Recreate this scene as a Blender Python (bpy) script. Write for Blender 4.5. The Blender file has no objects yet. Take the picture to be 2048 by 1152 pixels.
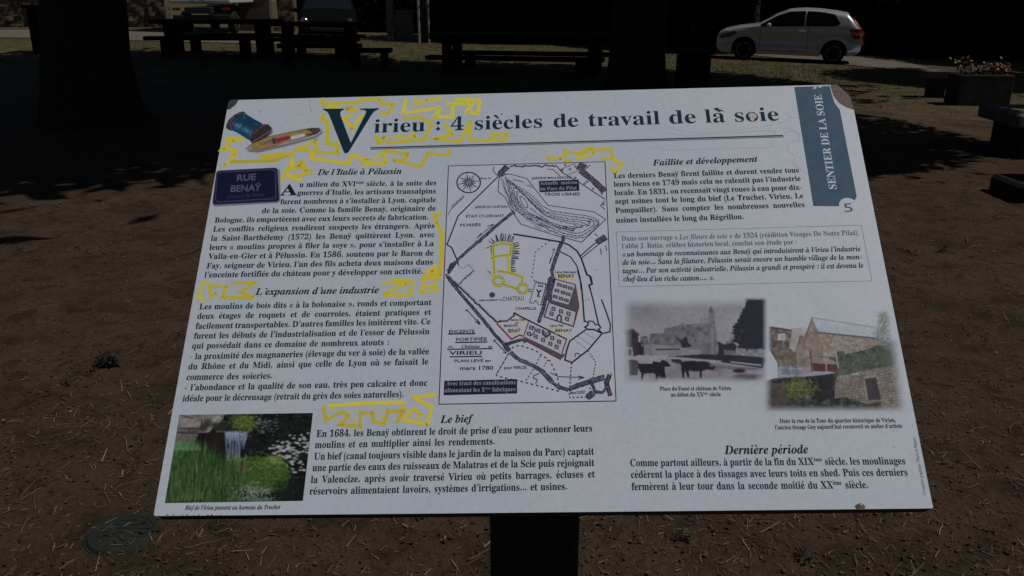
import bpy, math, random
import numpy as np
from mathutils import Vector, Matrix
random.seed(7); rng = np.random.default_rng(11)
S = bpy.context.scene
COL = S.collection

# ------------------------------------------------------------ camera, sky, sun, exposure
CAM_H, PITCH, FOC = 1.60, math.radians(18.8), 1720.0        # metres, tilt below horizontal, focal length in px of a 2048 px frame
cam = bpy.data.cameras.new('camera'); cam_ob = bpy.data.objects.new('camera', cam); COL.objects.link(cam_ob)
cam.sensor_fit = 'HORIZONTAL'; cam.sensor_width = 36.0; cam.lens = 36.0 * FOC / 2048.0
cam.clip_start = 0.02; cam.clip_end = 600
cam_ob.location = (0, 0, CAM_H); cam_ob.rotation_euler = (math.pi/2 - PITCH, 0, 0)
S.camera = cam_ob

SUN_EL, SUN_AZ = math.radians(57), math.radians(98)          # azimuth clockwise from straight ahead: the sun stands to the right
sd = Vector((math.cos(SUN_EL)*math.sin(SUN_AZ), math.cos(SUN_EL)*math.cos(SUN_AZ), math.sin(SUN_EL)))
sl = bpy.data.lights.new('sun', 'SUN'); sl.energy = 4.6; sl.angle = math.radians(0.53); sl.color = (1.0, 0.96, 0.90)
so = bpy.data.objects.new('sun', sl); COL.objects.link(so); so.location = sd*60
so.rotation_euler = sd.to_track_quat('Z', 'Y').to_euler()
W = bpy.data.worlds.new('World'); S.world = W; W.use_nodes = True
nt = W.node_tree; bg = nt.nodes['Background']
sky = nt.nodes.new('ShaderNodeTexSky'); sky.sky_type = 'NISHITA'; sky.sun_disc = False
sky.sun_elevation = SUN_EL; sky.sun_rotation = SUN_AZ; sky.altitude = 600
nt.links.new(sky.outputs[0], bg.inputs[0]); bg.inputs[1].default_value = 0.05
S.view_settings.view_transform = 'Standard'; S.view_settings.look = 'None'
S.view_settings.exposure = -1.0; S.view_settings.gamma = 1.0

# ------------------------------------------------------------ helpers
cp, sp_ = math.cos(PITCH), math.sin(PITCH)
CR = Vector((1, 0, 0)); CU = Vector((0, sp_, cp)); CF = Vector((0, cp, -sp_)); CO = Vector((0, 0, CAM_H))
def ray(px, py): return (CR*((px-1024)/FOC) - CU*((py-576)/FOC) + CF)
def at_depth(px, py, Y):                       # the point seen at a photo pixel, Y metres ahead
    r = ray(px, py); return CO + r*(Y/r.y)
def at_height(px, py, z):
    r = ray(px, py); return CO + r*((z-CAM_H)/r.z)
def srgb(c):
    c = np.asarray(c, float)/255.0
    return np.where(c <= 0.04045, c/12.92, ((c+0.055)/1.055)**2.4)

def sset(n, k, v):
    if k in n.inputs: n.inputs[k].default_value = v
class N:                                       # tiny node-graph helper
    def __init__(s, name):
        s.m = bpy.data.materials.new(name); s.m.use_nodes = True; s.t = s.m.node_tree
        s.b = s.t.nodes['Principled BSDF']
    def n(s, kind, **kw):
        o = s.t.nodes.new('ShaderNode'+kind)
        for k, v in kw.items(): setattr(o, k, v)
        return o
    def l(s, a, b): s.t.links.new(a, b)
    def coord(s, scale=1.0, kind='Object'):
        tc = s.n('TexCoord'); mp = s.n('Mapping'); s.l(tc.outputs[kind], mp.inputs[0])
        mp.inputs['Scale'].default_value = (scale,)*3 if not hasattr(scale, '__len__') else scale
        return mp.outputs[0]
    def noise(s, vec, scale, detail=4, rough=0.55, dist=0.0):
        o = s.n('TexNoise'); s.l(vec, o.inputs['Vector']); o.inputs['Scale'].default_value = scale
        o.inputs['Detail'].default_value = detail; o.inputs['Roughness'].default_value = rough; o.inputs['Distortion'].default_value = dist
        return o.outputs['Fac']
    def ramp(s, fac, stops):
        o = s.n('ValToRGB'); s.l(fac, o.inputs[0]); e = o.color_ramp.elements
        while len(e) < len(stops): e.new(0.5)
        for q, (p, c) in zip(e, stops): q.position = p; q.color = tuple(c)[:3]+(1,) if hasattr(c, '__len__') else (c, c, c, 1)
        return o.outputs[0]
    def mix(s, fac, a, b, mode='MIX'):
        o = s.n('Mix', data_type='RGBA', blend_type=mode)
        for sock, v in ((o.inputs[0], fac), (o.inputs[6], a), (o.inputs[7], b)):
            if hasattr(v, 'is_linked'): s.l(v, sock)
            elif hasattr(v, '__len__'): sock.default_value = tuple(v)[:3]+(1,)
            else: sock.default_value = v
        return o.outputs[2]
    def bump(s, h, strength=0.3, dist=0.01):
        o = s.n('Bump'); o.inputs['Strength'].default_value = strength; o.inputs['Distance'].default_value = dist
        s.l(h, o.inputs['Height']); s.l(o.outputs[0], s.b.inputs['Normal']); return o
    def base(s, c):
        if hasattr(c, 'is_linked'): s.l(c, s.b.inputs['Base Color'])
        else: s.b.inputs['Base Color'].default_value = tuple(c)[:3]+(1,)
    def set(s, rough=0.6, spec=0.5, metal=0.0, coat=0.0):
        sset(s.b, 'Roughness', rough); sset(s.b, 'Specular IOR Level', spec); sset(s.b, 'Metallic', metal); sset(s.b, 'Coat Weight', coat)
        return s.m
def simple(name, c, rough=0.7, spec=0.4, metal=0.0, var=0.25, scale=8.0, bump=0.0, coat=0.0):
    k = N(name); v = k.coord()
    f = k.noise(v, scale, 5)
    c = np.array(c, float)
    k.base(k.ramp(f, [(0.25, c*(1-var)), (0.75, np.minimum(c*(1+var), 0.95))]))
    if bump: k.bump(f, bump, 0.02)
    return k.set(rough, spec, metal, coat)
def attr_mat(name, rough=0.6, spec=0.3):
    k = N(name); a = k.n('Attribute', attribute_name='Col'); k.base(a.outputs['Color']); return k.set(rough, spec)

class MB:                                      # collects faces, then links them as ONE mesh object
    def __init__(s): s.v = []; s.f = []; s.c = []
    def add(s, verts, faces, col=None):
        o = len(s.v); s.v += [tuple(p) for p in verts]; s.f += [tuple(i+o for i in f) for f in faces]
        if col is not None: s.c += [tuple(col)]*len(verts)
    def box(s, c, d, rot=None, bev=0.0, col=None):
        c = Vector(c); hx, hy, hz = d[0]/2, d[1]/2, d[2]/2
        if bev <= 0:
            vs = [Vector((x, y, z)) for x in (-hx, hx) for y in (-hy, hy) for z in (-hz, hz)]
            fs = [(0,1,3,2), (4,6,7,5), (0,4,5,1), (2,3,7,6), (0,2,6,4), (1,5,7,3)]
        else:
            b = min(bev, hx*.9, hy*.9, hz*.9); vs = []; idx = {}
            for sx in (-1, 1):
                for sy in (-1, 1):
                    for sz in (-1, 1):
                        for ax in range(3):
                            h = [hx-b, hy-b, hz-b]; h[ax] += b
                            idx[(sx, sy, sz, ax)] = len(vs); vs.append(Vector((sx*h[0], sy*h[1], sz*h[2])))
            fs = []
            for ax in range(3):
                o1, o2 = [a for a in range(3) if a != ax]
                for s_ in (-1, 1):
                    q = []
                    for a, b_ in ((-1,-1), (1,-1), (1,1), (-1,1)):
                        k = [0,0,0]; k[ax] = s_; k[o1] = a; k[o2] = b_; q.append(idx[(*k, ax)])
                    fs.append(q)
            for ax in range(3):
                o1, o2 = [a for a in range(3) if a != ax]
                for a in (-1, 1):
                    for b_ in (-1, 1):
                        q = []
                        for s_, which in ((-1, o1), (1, o1), (1, o2), (-1, o2)):
                            k = [0,0,0]; k[ax] = s_; k[o1] = a; k[o2] = b_; q.append(idx[(*k, which)])
                        fs.append(q)
            for sx in (-1, 1):
                for sy in (-1, 1):
                    for sz in (-1, 1): fs.append([idx[(sx, sy, sz, a)] for a in range(3)])
        if rot is not None: vs = [rot @ p for p in vs]
        s.add([c+p for p in vs], fs, col)
    def tube(s, pts, rad, seg=8, cap=True, col=None):
        pts = [Vector(p) for p in pts]; n = len(pts)
        rad = rad if hasattr(rad, '__len__') else [rad]*n
        vs = []; ref = Vector((0.13, 0.37, 0.92))
        for i, p in enumerate(pts):
            t = (pts[min(i+1, n-1)] - pts[max(i-1, 0)]).normalized()
            a = t.cross(ref)
            if a.length < 0.05: a = t.cross(Vector((1, 0, 0)))
            a.normalize(); b = t.cross(a)
            for k in range(seg):
                w = 2*math.pi*k/seg; vs.append(p + a*math.cos(w)*rad[i] + b*math.sin(w)*rad[i])
        fs = [(i*seg+k, i*seg+(k+1) % seg, (i+1)*seg+(k+1) % seg, (i+1)*seg+k) for i in range(n-1) for k in range(seg)]
        if cap: fs += [tuple(range(seg))[::-1], tuple((n-1)*seg+k for k in range(seg))]
        s.add(vs, fs, col)
    def lathe(s, prof, seg=24, M=None, col=None):
        vs = [Vector((r*math.cos(2*math.pi*k/seg), r*math.sin(2*math.pi*k/seg), z)) for r, z in prof for k in range(seg)]
        if M is not None: vs = [M @ p for p in vs]
        n = len(prof)
        fs = [(i*seg+k, i*seg+(k+1) % seg, (i+1)*seg+(k+1) % seg, (i+1)*seg+k) for i in range(n-1) for k in range(seg)]
        if prof[0][0] > 1e-6: fs.append(tuple(range(seg))[::-1])
        if prof[-1][0] > 1e-6: fs.append(tuple((n-1)*seg+k for k in range(seg)))
        s.add(vs, fs, col)
    def build(s, name, mat, parent=None, smooth=False, off=None):
        me = bpy.data.meshes.new(name); v = np.array(s.v, float).reshape(-1, 3)
        if off is not None: v = v - np.array(off)
        me.from_pydata(v.tolist(), [], s.f); me.materials.append(mat)
        if s.c and len(s.c) == len(s.v):
            a = me.color_attributes.new('Col', 'FLOAT_COLOR', 'POINT')
            c = np.ones((len(s.c), 4)); c[:, :3] = np.array(s.c)[:, :3]; a.data.foreach_set('color', c.ravel())
        if smooth: me.polygons.foreach_set('use_smooth', [True]*len(me.polygons))
        me.update()
        o = bpy.data.objects.new(name, me); COL.objects.link(o)
        if parent is not None: o.parent = parent
        return o
def tag(o, label=None, cat=None, group=None, kind=None):
    if label: o['label'] = label
    if cat: o['category'] = cat
    if group: o['group'] = group
    if kind: o['kind'] = kind
    return o
def empty(name, loc, rz=0.0):
    o = bpy.data.objects.new(name, None); COL.objects.link(o); o.location = loc; o.rotation_euler = (0, 0, rz); o.empty_display_size = 0.1
    return o
def kids(o): return [c for c in bpy.data.objects if c.parent == o]
def copy_tree(o, parent=None):
    c = o.copy(); COL.objects.link(c)
    if parent is not None: c.parent = parent
    for ch in kids(o): copy_tree(ch, c)
    return c

def sstep(a, b, x):
    t = np.clip((np.asarray(x, float)-a)/(b-a), 0, 1); return t*t*(3-2*t)
def gz(x, y):                                  # the lie of the land: flat near the board, rising gently to the left farther off
    return sstep(12, 24, y)*np.clip(-0.028*np.asarray(x, float), -0.42, 0.40)
# ------------------------------------------------------------ THE INFORMATION BOARD
r1 = Vector((0.99932, -0.01833, -0.0320)).normalized(); r2 = Vector((-0.00595, 0.9057, -0.4232))
r2 = (r2 - r1*r1.dot(r2)).normalized()
c2w = lambda v: CR*v[0] - CU*v[1] + CF*v[2]
U = c2w(r1); V = c2w(r2); NB = U.cross(V).normalized()           # along, down, and out through the back
if NB.y < 0: NB = -NB
NF = -NB                                                           # out of the printed face
O = CO + c2w((-0.46252*0.9, -0.30647*0.9, 1.3905*0.9))
def P(px, py):                                                     # a spot on the printed sheet, in metres from its corner
    r = ray(px, py); t = (O-CO).dot(NF)/r.dot(NF); q = CO + r*t - O
    return np.array((q.dot(U), q.dot(V)))
def PW(uv, h=0.0): return O + U*float(uv[0]) + V*float(uv[1]) + NF*(h*0.3 if h > 0 else h)   # ink layers lie a few hundredths of a millimetre apart
KA = 2.12                                                          # print colour as photographed -> ink reflectance
def ink(c): return np.clip(srgb(c)*KA, 0.002, 0.9)

post_xy = PW(P(1074, 640), 0)
board = empty('information_board', (post_xy.x, post_xy.y+0.06, 0))
tag(board, 'tilted white printed information board on a dark post, marked with yellow scribbles', 'information board')
BL = Vector(board.location)

def sheet_nodes(k):
    v = k.coord(1.0, 'Object')
    f1 = k.noise(v, 9, 4); f2 = k.noise(v, 160, 3, 0.6); f4 = k.noise(k.coord((26, 26, 2.2)), 1.0, 5, .65); f3 = k.noise(v, 3.2, 3)
    c = k.ramp(f1, [(0.3, (0.530, 0.588, 0.672)), (0.7, (0.578, 0.622, 0.698))])
    c = k.mix(0.35, c, k.ramp(f3, [(0.35, (0.53, 0.605, 0.685)), (0.65, (0.585, 0.598, 0.675))]))
    c = k.mix(0.10, c, k.ramp(f2, [(0.35, 0.35), (0.7, 0.85)]))
    c = k.mix(k.ramp(f4, [(0.60, 0.0), (0.80, 0.30)]), c, (0.50, 0.505, 0.50))
    return c, f2
k = N('white_printed_sheet'); c, f2 = sheet_nodes(k); k.base(c); k.bump(f2, 0.06, 0.001); M_SHEET = k.set(0.45, 0.25)
M_EDGE = simple('dark_laminate_edge', (0.035, 0.028, 0.028), 0.6, 0.3, var=0.3, scale=60)
M_INK = attr_mat('printing_ink', 0.6, 0.08)
k = N('printed_photograph'); c, _ = sheet_nodes(k); a = k.n('Attribute', attribute_name='Col'); al = k.n('Attribute', attribute_name='Fade')
k.base(k.mix(al.outputs['Fac'], c, a.outputs['Color'])); M_PHOTO = k.set(0.6, 0.12)
for nm_, a_, b_ in (('Specular IOR Level', .25, .10), ('Roughness', .45, .6)):
    mr_ = k.n('MapRange'); k.l(al.outputs['Fac'], mr_.inputs[0]); mr_.inputs[3].default_value = a_; mr_.inputs[4].default_value = b_; k.l(mr_.outputs[0], k.b.inputs[nm_])
k = N('dark_stained_timber'); v = k.coord((18, 18, 1.5)); f = k.noise(v, 4, 5, 0.6)
k.base(k.ramp(f, [(0.3, (0.010, 0.008, 0.007)), (0.7, (0.030, 0.022, 0.017))])); k.bump(f, 0.4, 0.004); M_POST = k.set(0.75, 0.25)
k = N('bare_board_core'); v = k.coord(); f = k.noise(v, 220, 4); k.base(k.ramp(f, [(0.3, ink((72, 60, 58))), (0.75, ink((96, 82, 80)))])); k.bump(f, 0.3, 0.001); M_CORE = k.set(0.85, 0.2)
k = N('chipped_grey_core'); v = k.coord(); f = k.noise(v, 200, 4); k.base(k.ramp(f, [(0.3, ink((40, 36, 36))), (0.7, ink((58, 52, 52)))])); M_CORE2 = k.set(0.85, 0.2)
k = N('white_sheet_rim'); k.base((0.66, 0.64, 0.62)); M_RIM = k.set(0.6, 0.3)

# the slab: outline with the knocked-off corner at the top right
outl = [(461.5, 200.3)]
outl += [(1671, 169.2), (1677, 171), (1684, 178), (1692, 186), (1700, 192.5), (1703.5, 203), (1708, 221)]
outl += [(1864.8, 1009), (1866.3, 1013), (1865.5, 1016.2), (1862, 1016.8), (1500, 1020.6)]
outl += [(900, 1026.7), (312, 1032), (308.5, 1031.3), (307.8, 1028), (309, 1020), (453.2, 224), (455.5, 210), (457.5, 203)]
ov = [P(*q) for q in outl]; TH = 0.025
mb = MB(); n = len(ov)
mb.add([PW(q, 0) for q in ov], [tuple(range(n))])
mb.build('printed_face', M_SHEET, board, off=BL)
def inset(pts, d):
    c = np.mean(pts, 0); return [q + (c-q)/np.linalg.norm(c-q)*d for q in pts]
mb = MB(); oi = inset(ov, 0.0009)
rings = [[PW(q, -0.0004) for q in ov], [PW(q, -0.0016) for q in ov], [PW(q, -TH+0.0015) for q in ov], [PW(q, -TH) for q in inset(ov, 0.002)]]
vs = [p for r in rings for p in r]
fs = [(i*n+j, i*n+(j+1) % n, (i+1)*n+(j+1) % n, (i+1)*n+j) for i in range(3) for j in range(n)] + [tuple(3*n+j for j in range(n))[::-1]]
mb.add(vs, fs); mb.build('board_slab', M_EDGE, board, off=BL)

# post and the angled bracket that carries the slab
mb = MB()
pw = 0.124; topz = PW(P(1074, 700), -TH).z - 0.03
mb.box((BL.x, BL.y, topz/2-0.15), (pw, 0.115, topz+0.30), bev=0.006)
po = mb.build('post', M_POST, board, off=BL)
mb = MB()
for sx in (-1, 1):
    a = PW(P(1074, 420), -TH-0.004); b = PW(P(1074, 900), -TH-0.004)
    a.x = b.x = BL.x + sx*(pw/2+0.012)
    mb.tube([a, b], 0.012, 6)
mb.build('bracket', simple('painted_bracket_steel', (0.02, 0.02, 0.022), 0.5, 0.5), board, off=BL)

# ---- glyphs: outlines taken from Blender's built-in typeface (its mathematical letters have serifs)
_fc = bpy.data.curves.new('glyph', 'FONT'); _fo = bpy.data.objects.new('glyph', _fc); COL.objects.link(_fo); _fc.size = 1.0; _fc.resolution_u = 4
def _raw(txt, off):
    _fc.body = txt; _fc.offset = off
    dg = bpy.context.evaluated_depsgraph_get(); dg.update()
    me = bpy.data.meshes.new_from_object(_fo.evaluated_get(dg), depsgraph=dg)
    v = np.array([q.co[:2] for q in me.vertices]).reshape(-1, 2); f = [tuple(p.vertices) for p in me.polygons]
    bpy.data.meshes.remove(me); return v, f
def _mesh(txt, wx, wy=None):                    # outline grown by wx sideways and wy up and down
    if wy is None or txt == '': return _raw(txt, wx)
    v0, f0 = _raw(txt, 0.0); v1, f1 = _raw(txt, 0.008)
    if len(v0) != len(v1): return _raw(txt, max(wx, 0.0))
    d = (v1-v0)/0.008
    if np.abs(d).max() > 6: return _raw(txt, max(wx, 0.0))
    return v0 + d*np.array((wx, wy)), f0
STY = {'b': (0x1D400, 0x1D41A, 0.009, 0.019), 'i': (0x1D468, 0x1D482, 0.011, 0.018), 'l': (0x1D400, 0x1D41A, -0.008, 0.010), 'j': (0x1D468, 0x1D482, -0.002, 0.008),
       't': (0x1D400, 0x1D41A, -0.004, 0.014), 's': (None, None, 0.0), 'S': (None, None, 0.020)}
def uni(ch, st):
    A, a, off = STY[st][:3]
    if A is None: return ch
    if 'A' <= ch <= 'Z': return chr(A+ord(ch)-65)
    if 'a' <= ch <= 'z': return chr(a+ord(ch)-97)
    if '0' <= ch <= '9': return chr(0x1D7CE+ord(ch)-48)
    return ch
ACC = {'é': 'e/', 'è': 'e`', 'ê': 'e^', 'à': 'a`', 'â': 'a^', 'ù': 'u`', 'û': 'u^', 'ô': 'o^', 'ÿ': 'y:', 'î': 'i^', 'É': 'E/'}
def disc(x, y, r, n=8): return np.array([(x+r*math.cos(2*math.pi*q/n), y+r*math.sin(2*math.pi*q/n)) for q in range(n)])
_gc = {}
def glyph(ch, st):
    key = (ch, st)
    if key in _gc: return _gc[key]
    serif = STY[st][0] is not None
    w = {'b': 1.0, 't': 1.05, 'i': 1.0, 'l': 0.75, 'j': 0.8}.get(st, 1)
    sl = 0.22 if st in 'ij' else 0.0
    if ch == ' ': r = (np.zeros((0, 2)), [], 0.25)
    elif serif and ch in '.,:;…’\'-':
        V_, F_ = [], []
        def poly(p): F_.append(tuple(range(len(V_), len(V_)+len(p)))); V_.extend(map(tuple, p))
        rd = 0.098*w
        def dot(x, y): poly([(x-rd, y+sl*y), (x+sl*y, y-rd), (x+rd+sl*y, y), (x+sl*y, y+rd)])
        def tail(x, y): poly([(x-rd*.9, y+rd*.4), (x-.2*rd, y+rd), (x+rd, y+rd*.2), (x+.5*rd, y-1.2*rd), (x-.8*rd, y-2.3*rd), (x-rd, y-2*rd), (x, y-.8*rd)])
        adv = 0.27
        if ch == '.': dot(0.13, rd)
        elif ch == ',': tail(0.13, rd)
        elif ch == ':': dot(0.15, rd); dot(0.15, 0.40); adv = 0.32
        elif ch == '…':
            for q in range(3): dot(0.14+0.27*q, rd)
            adv = 0.82
        elif ch in "’'": tail(0.15+sl*.6, 0.64); adv = 0.25
        elif ch == '-': poly([(0.03, 0.20), (0.30, 0.22), (0.31, 0.29), (0.04, 0.27)]); adv = 0.34
        r = (np.array(V_, float), F_, adv)
    elif serif and ch in ACC:
        b, ac = ACC[ch]; v, f, adv = glyph(b, st); v = v.copy(); f = list(f)
        cap = b.isupper(); y0 = 0.72 if cap else 0.53
        cx = (v[:, 0].min()+v[:, 0].max())/2 + sl*0.35
        def poly(p):
            nonlocal v
            f.append(tuple(range(len(v), len(v)+len(p)))); v = np.vstack([v, np.array(p)])
        if ac == '/': poly([(cx-.09, y0), (cx-.03, y0), (cx+.15, y0+.15), (cx+.10, y0+.21), (cx+.04, y0+.19)])
        if ac == '`': poly([(cx+.09, y0), (cx-.04, y0+.19), (cx-.10, y0+.21), (cx-.15, y0+.15), (cx+.03, y0)])
        if ac == '^': poly([(cx-.16, y0), (cx-.10, y0), (cx, y0+.10), (cx+.10, y0), (cx+.16, y0), (cx+.04, y0+.18), (cx-.04, y0+.18)])
        if ac == ':':
            for q in (-.11, .11): poly(disc(cx+q, y0+.10, .066))
        r = (v, f, adv)
    else:
        u = uni(ch, st); off = STY[st][2]
        if serif and u == ch: off = 0.008*w
        v, f = _mesh(u, off, STY[st][3] if serif and u != ch else None); v2, _ = _mesh(u+'I', 0); v3, _ = _mesh('I', 0)
        adv = v2[:, 0].max() - v3[:, 0].max()
        if serif and u == ch and sl: v = v + np.stack([v[:, 1]*sl, v[:, 1]*0], 1)
        r = (v, f, adv)
    _gc[key] = r
    return r
XH = 0.473
def parse(txt, st):
    out = []; it = False; sup = False
    alt = {'b': 'i', 'l': 'j', 'i': 'b', 'j': 'l'}
    for ch in txt:
        if ch == '_': it = not it
        elif ch == '^': sup = not sup
        else: out.append((ch, alt.get(st, st) if it else st, sup))
    return out
def natural(txt, st):
    return sum(glyph(c, s)[2]*(0.58 if sp else 1) for c, s, sp in parse(txt, st))
class Ink:                                     # one printed part: flat ink standing a hair above the sheet
    def __init__(s, h): s.m = MB(); s.h = h
    def text(s, txt, p0, p1, size, st='b', col=(20, 38, 48), fit='space', kx=None, lift=0):
        a, b = P(*p0), P(*p1); d = b-a; L = np.linalg.norm(d); d = d/L; up = np.array((d[1], -d[0]))
        toks = parse(txt, st); nat = natural(txt, st); nsp = sum(1 for t in toks if t[0] == ' ')
        if fit == 'space' and kx is not None and nsp: sp = (L - kx*size*nat)/nsp; k_ = kx
        else: sp = 0.0; k_ = L/(size*nat)
        if sp < -0.05*size: sp = 0.0; k_ = L/(size*nat)
        x = 0.0; c = ink(col); hh = s.h + lift
        for ch, s_, sup in toks:
            v, f, adv = glyph(ch, s_); q = 0.58 if sup else 1.0
            if len(v):
                pts = a + np.outer(x + v[:, 0]*size*q*k_, d) + np.outer(v[:, 1]*size*q + (size*0.33 if sup else 0), up)
                s.m.add([PW(p, hh) for p in pts], f, c)
            x += adv*size*q*k_ + (sp if ch == ' ' else 0)
    def poly(s, pts, col, lift=0.0, raw=False):
        uv = pts if raw else [P(*q) for q in pts]
        s.m.add([PW(q, s.h+lift) for q in uv], [tuple(range(len(uv)))], ink(col))
    def line(s, pts, w, col, px=True, rough=0.0, dash=None, lift=0.0, close=False, wv=0.0, smooth=0):
        uv = np.array([P(*q) for q in pts]) if px else np.array(pts)
        if close: uv = np.vstack([uv, uv[:1]])
        if smooth:
            for _ in range(smooth):
                n_ = [uv[0]]
                for i in range(len(uv)-1): n_ += [uv[i]*.75+uv[i+1]*.25, uv[i]*.25+uv[i+1]*.75]
                uv = np.array(n_+[uv[-1]])
        if rough or wv or dash:                 # resample
            seg = np.linalg.norm(np.diff(uv, axis=0), axis=1); tt = np.concatenate([[0], np.cumsum(seg)]); step = (dash/2 if dash else max(w*0.9, 0.0009))
            m = max(2, int(tt[-1]/step)+1); q = np.linspace(0, tt[-1], m)
            if not dash: q = np.unique(np.concatenate([q, tt]))
            uv = np.stack([np.interp(q, tt, uv[:, 0]), np.interp(q, tt, uv[:, 1])], 1)
            if rough: uv = uv + rng.normal(0, rough, uv.shape)
        c = ink(col); nn = len(uv)
        if dash:
            for i in range(0, nn-1, 2): s._strip(uv[i:i+2], w, c, lift, 0)
        else: s._strip(uv, w, c, lift, wv)
    def _strip(s, uv, w, c, lift, wv):
        n_ = len(uv); d = np.diff(uv, axis=0); d = d/np.maximum(np.linalg.norm(d, axis=1)[:, None], 1e-9); nr = np.stack([-d[:, 1], d[:, 0]], 1)
        vs, fs = [], []
        for i in range(n_):
            a, b = nr[max(i-1, 0)], nr[min(i, n_-2)]; m = a+b; q = m.dot(m)
            m = a if q < 0.35 else m*2/q
            h = w/2*(1+wv*rng.normal()); z = s.h + lift + i*4e-7
            vs += [PW(uv[i]+m*h, z), PW(uv[i]-m*h, z)]
            if 0 < i < n_-1 and q < 0.35:       # sharp turn: start a new edge pair
                vs += [PW(uv[i]+b*h, z), PW(uv[i]-b*h, z)]
        k_ = 0; prev = 0; idx = []
        for i in range(n_):
            idx.append(k_); k_ += 2
            if 0 < i < n_-1 and (nr[i-1]+nr[i]).dot(nr[i-1]+nr[i]) < 0.35: idx[-1] = (k_-2, k_); k_ += 2
        for i in range(n_-1):
            p_ = idx[i][1] if isinstance(idx[i], tuple) else idx[i]; q_ = idx[i+1][0] if isinstance(idx[i+1], tuple) else idx[i+1]
            fs.append((p_, q_, q_+1, p_+1))
        s.m.add(vs, fs, c)
    def dot(s, p, r, col, n=10, lift=0.0, jit=0.0):
        c = P(*p); s.m.add([PW(c+np.array((math.cos(2*math.pi*i/n), math.sin(2*math.pi*i/n)))*r*(1+jit*rng.normal()), s.h+lift) for i in range(n)], [tuple(range(n))], ink(col))
    def build(s, name, parent=board, mat=None):
        return s.m.build(name, mat or M_INK, parent, off=BL)
    def sub(s, name, parent): return s.m.build(name, M_INK, parent, off=BL)
def cr(o, sc): return lambda pts: [(o[0]+x*sc, o[1]+y*sc) for x, y in pts]
H_MARK, H_PIC, H_INK, H_TOP = 0.00006, 0.00022, 0.00032, 0.00042
TEAL, TEAL2, NAVY, GREY = (14, 35, 45), (11, 26, 35), (24, 24, 36), (78, 82, 96)

# ---- title
t = Ink(H_INK); T = cr((620, 180), 0.2051)
def by(x): return 265.6 + (x-746)*(241.0-265.6)/(1560-746)
for wd, x0, x1 in (('irieu', 746, 851), (':', 869, 884), ('4', 901, 928), ('siècles', 947, 1087), ('de', 1106, 1158), ('travail', 1176, 1322), ('de', 1338, 1394), ('là', 1410, 1452), ('soie', 1468, 1560)):
    t.text(wd, (x0, by(x0)), (x1, by(x1)), 0.0335, 't', TEAL, fit='x')
t.build('title_lettering')
t = Ink(H_INK)
t.poly(T([(125,192),(130,183),(330,181),(331,191),(305,204),(296,225),(300,255),(398,515),(540,235),(549,212),(535,197),(490,191),(487,181),(672,177),(669,189),(635,204),(605,235),(380,600),(366,614),(350,618),(336,614),(328,600),(192,255),(175,220),(152,203)]), TEAL)
t.build('drop_capital')
t = Ink(H_INK)
t.poly([(740.6, 294.6), (1566, 269.8), (1566.6, 272.2), (740.6, 297.0)], (26, 44, 54)); t.poly([(740.6, 297.9), (1566.8, 273.0), (1567, 274.6), (740.6, 299.4)], (62, 76, 86))
t.build('title_rule')

# ---- running text
ital = dict(col=TEAL2, st='i', fit='x')
def block(name, lines, size, st='b', col=TEAL2, last=()):
    t = Ink(H_INK); ks = []
    for txt, p0, p1 in lines: ks.append(np.linalg.norm(P(*p1)-P(*p0))/(size*natural(txt, st)))
    kx = float(np.percentile(ks, 20))
    for j, (txt, p0, p1) in enumerate(lines):
        t.text(txt, p0, p1, size, st, col, 'space' if j not in last else 'x', kx)
    return t.build(name)
def head(txt, p0, p1, size):
    t = Ink(H_INK); t.text(txt, p0, p1, size, **ital); return t.build('heading_lettering')
head("De l’Italie à Pélussin", (635.4, 350), (803.8, 347.8), 0.0138)
head("L’expansion d’une industrie", (511.2, 589.8), (758.1, 586), 0.0138)
head("Le bief", (881.6, 845.9), (944, 844.3), 0.0138)
head("Faillite et développement", (1306.9, 331), (1515.9, 323.4), 0.0138)
head("Dernière période", (1450.4, 908.3), (1618, 906.6), 0.0150)
t = Ink(H_INK); t.text('A', (560, 391), (593.5, 390.2), 0.0255, 'b', TEAL2, 'x'); t.build('drop_capital')
block('paragraph_lettering', [
 ("u milieu du XVI^ème^ siècle, à la suite des", (598, 373.8), (873.3, 370.3)),
 ("guerres d’Italie, les artisans transalpins", (594.5, 390.3), (872.2, 386.8)),
 ("furent nombreux à s’installer à Lyon, capitale", (560.1, 408.3), (872, 404.2)),
 ("de la soie. Comme la famille Benaÿ, originaire de", (523.3, 426.3), (871.5, 421.3)),
 ("Bologne, ils emportèrent avec eux leurs secrets de fabrication.", (428.6, 445.4), (857.6, 438.9)),
 ("Les conflits religieux rendirent suspects les étrangers. Après", (425.4, 463.2), (869.4, 456.3)),
 ("la Saint-Barthélemy (1572) les Benaÿ quittèrent Lyon, avec", (421, 481.7), (869.4, 474.1)),
 ("leurs « moulins propres à filer la soye », pour s’installer à La", (418, 499.7), (867.9, 492.1)),
 ("Valla-en-Gier et à Pélussin. En 1586, soutenu par le Baron de", (416.3, 517.9), (867.2, 511)),
 ("Fay, seigneur de Virieu, l’un des fils acheta deux maisons dans", (412.4, 537), (866.3, 528.8)),
 ("l’enceinte fortifiée du château pour y développer son activité.", (408.2, 555), (846.2, 547.4))], 0.0118)
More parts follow.
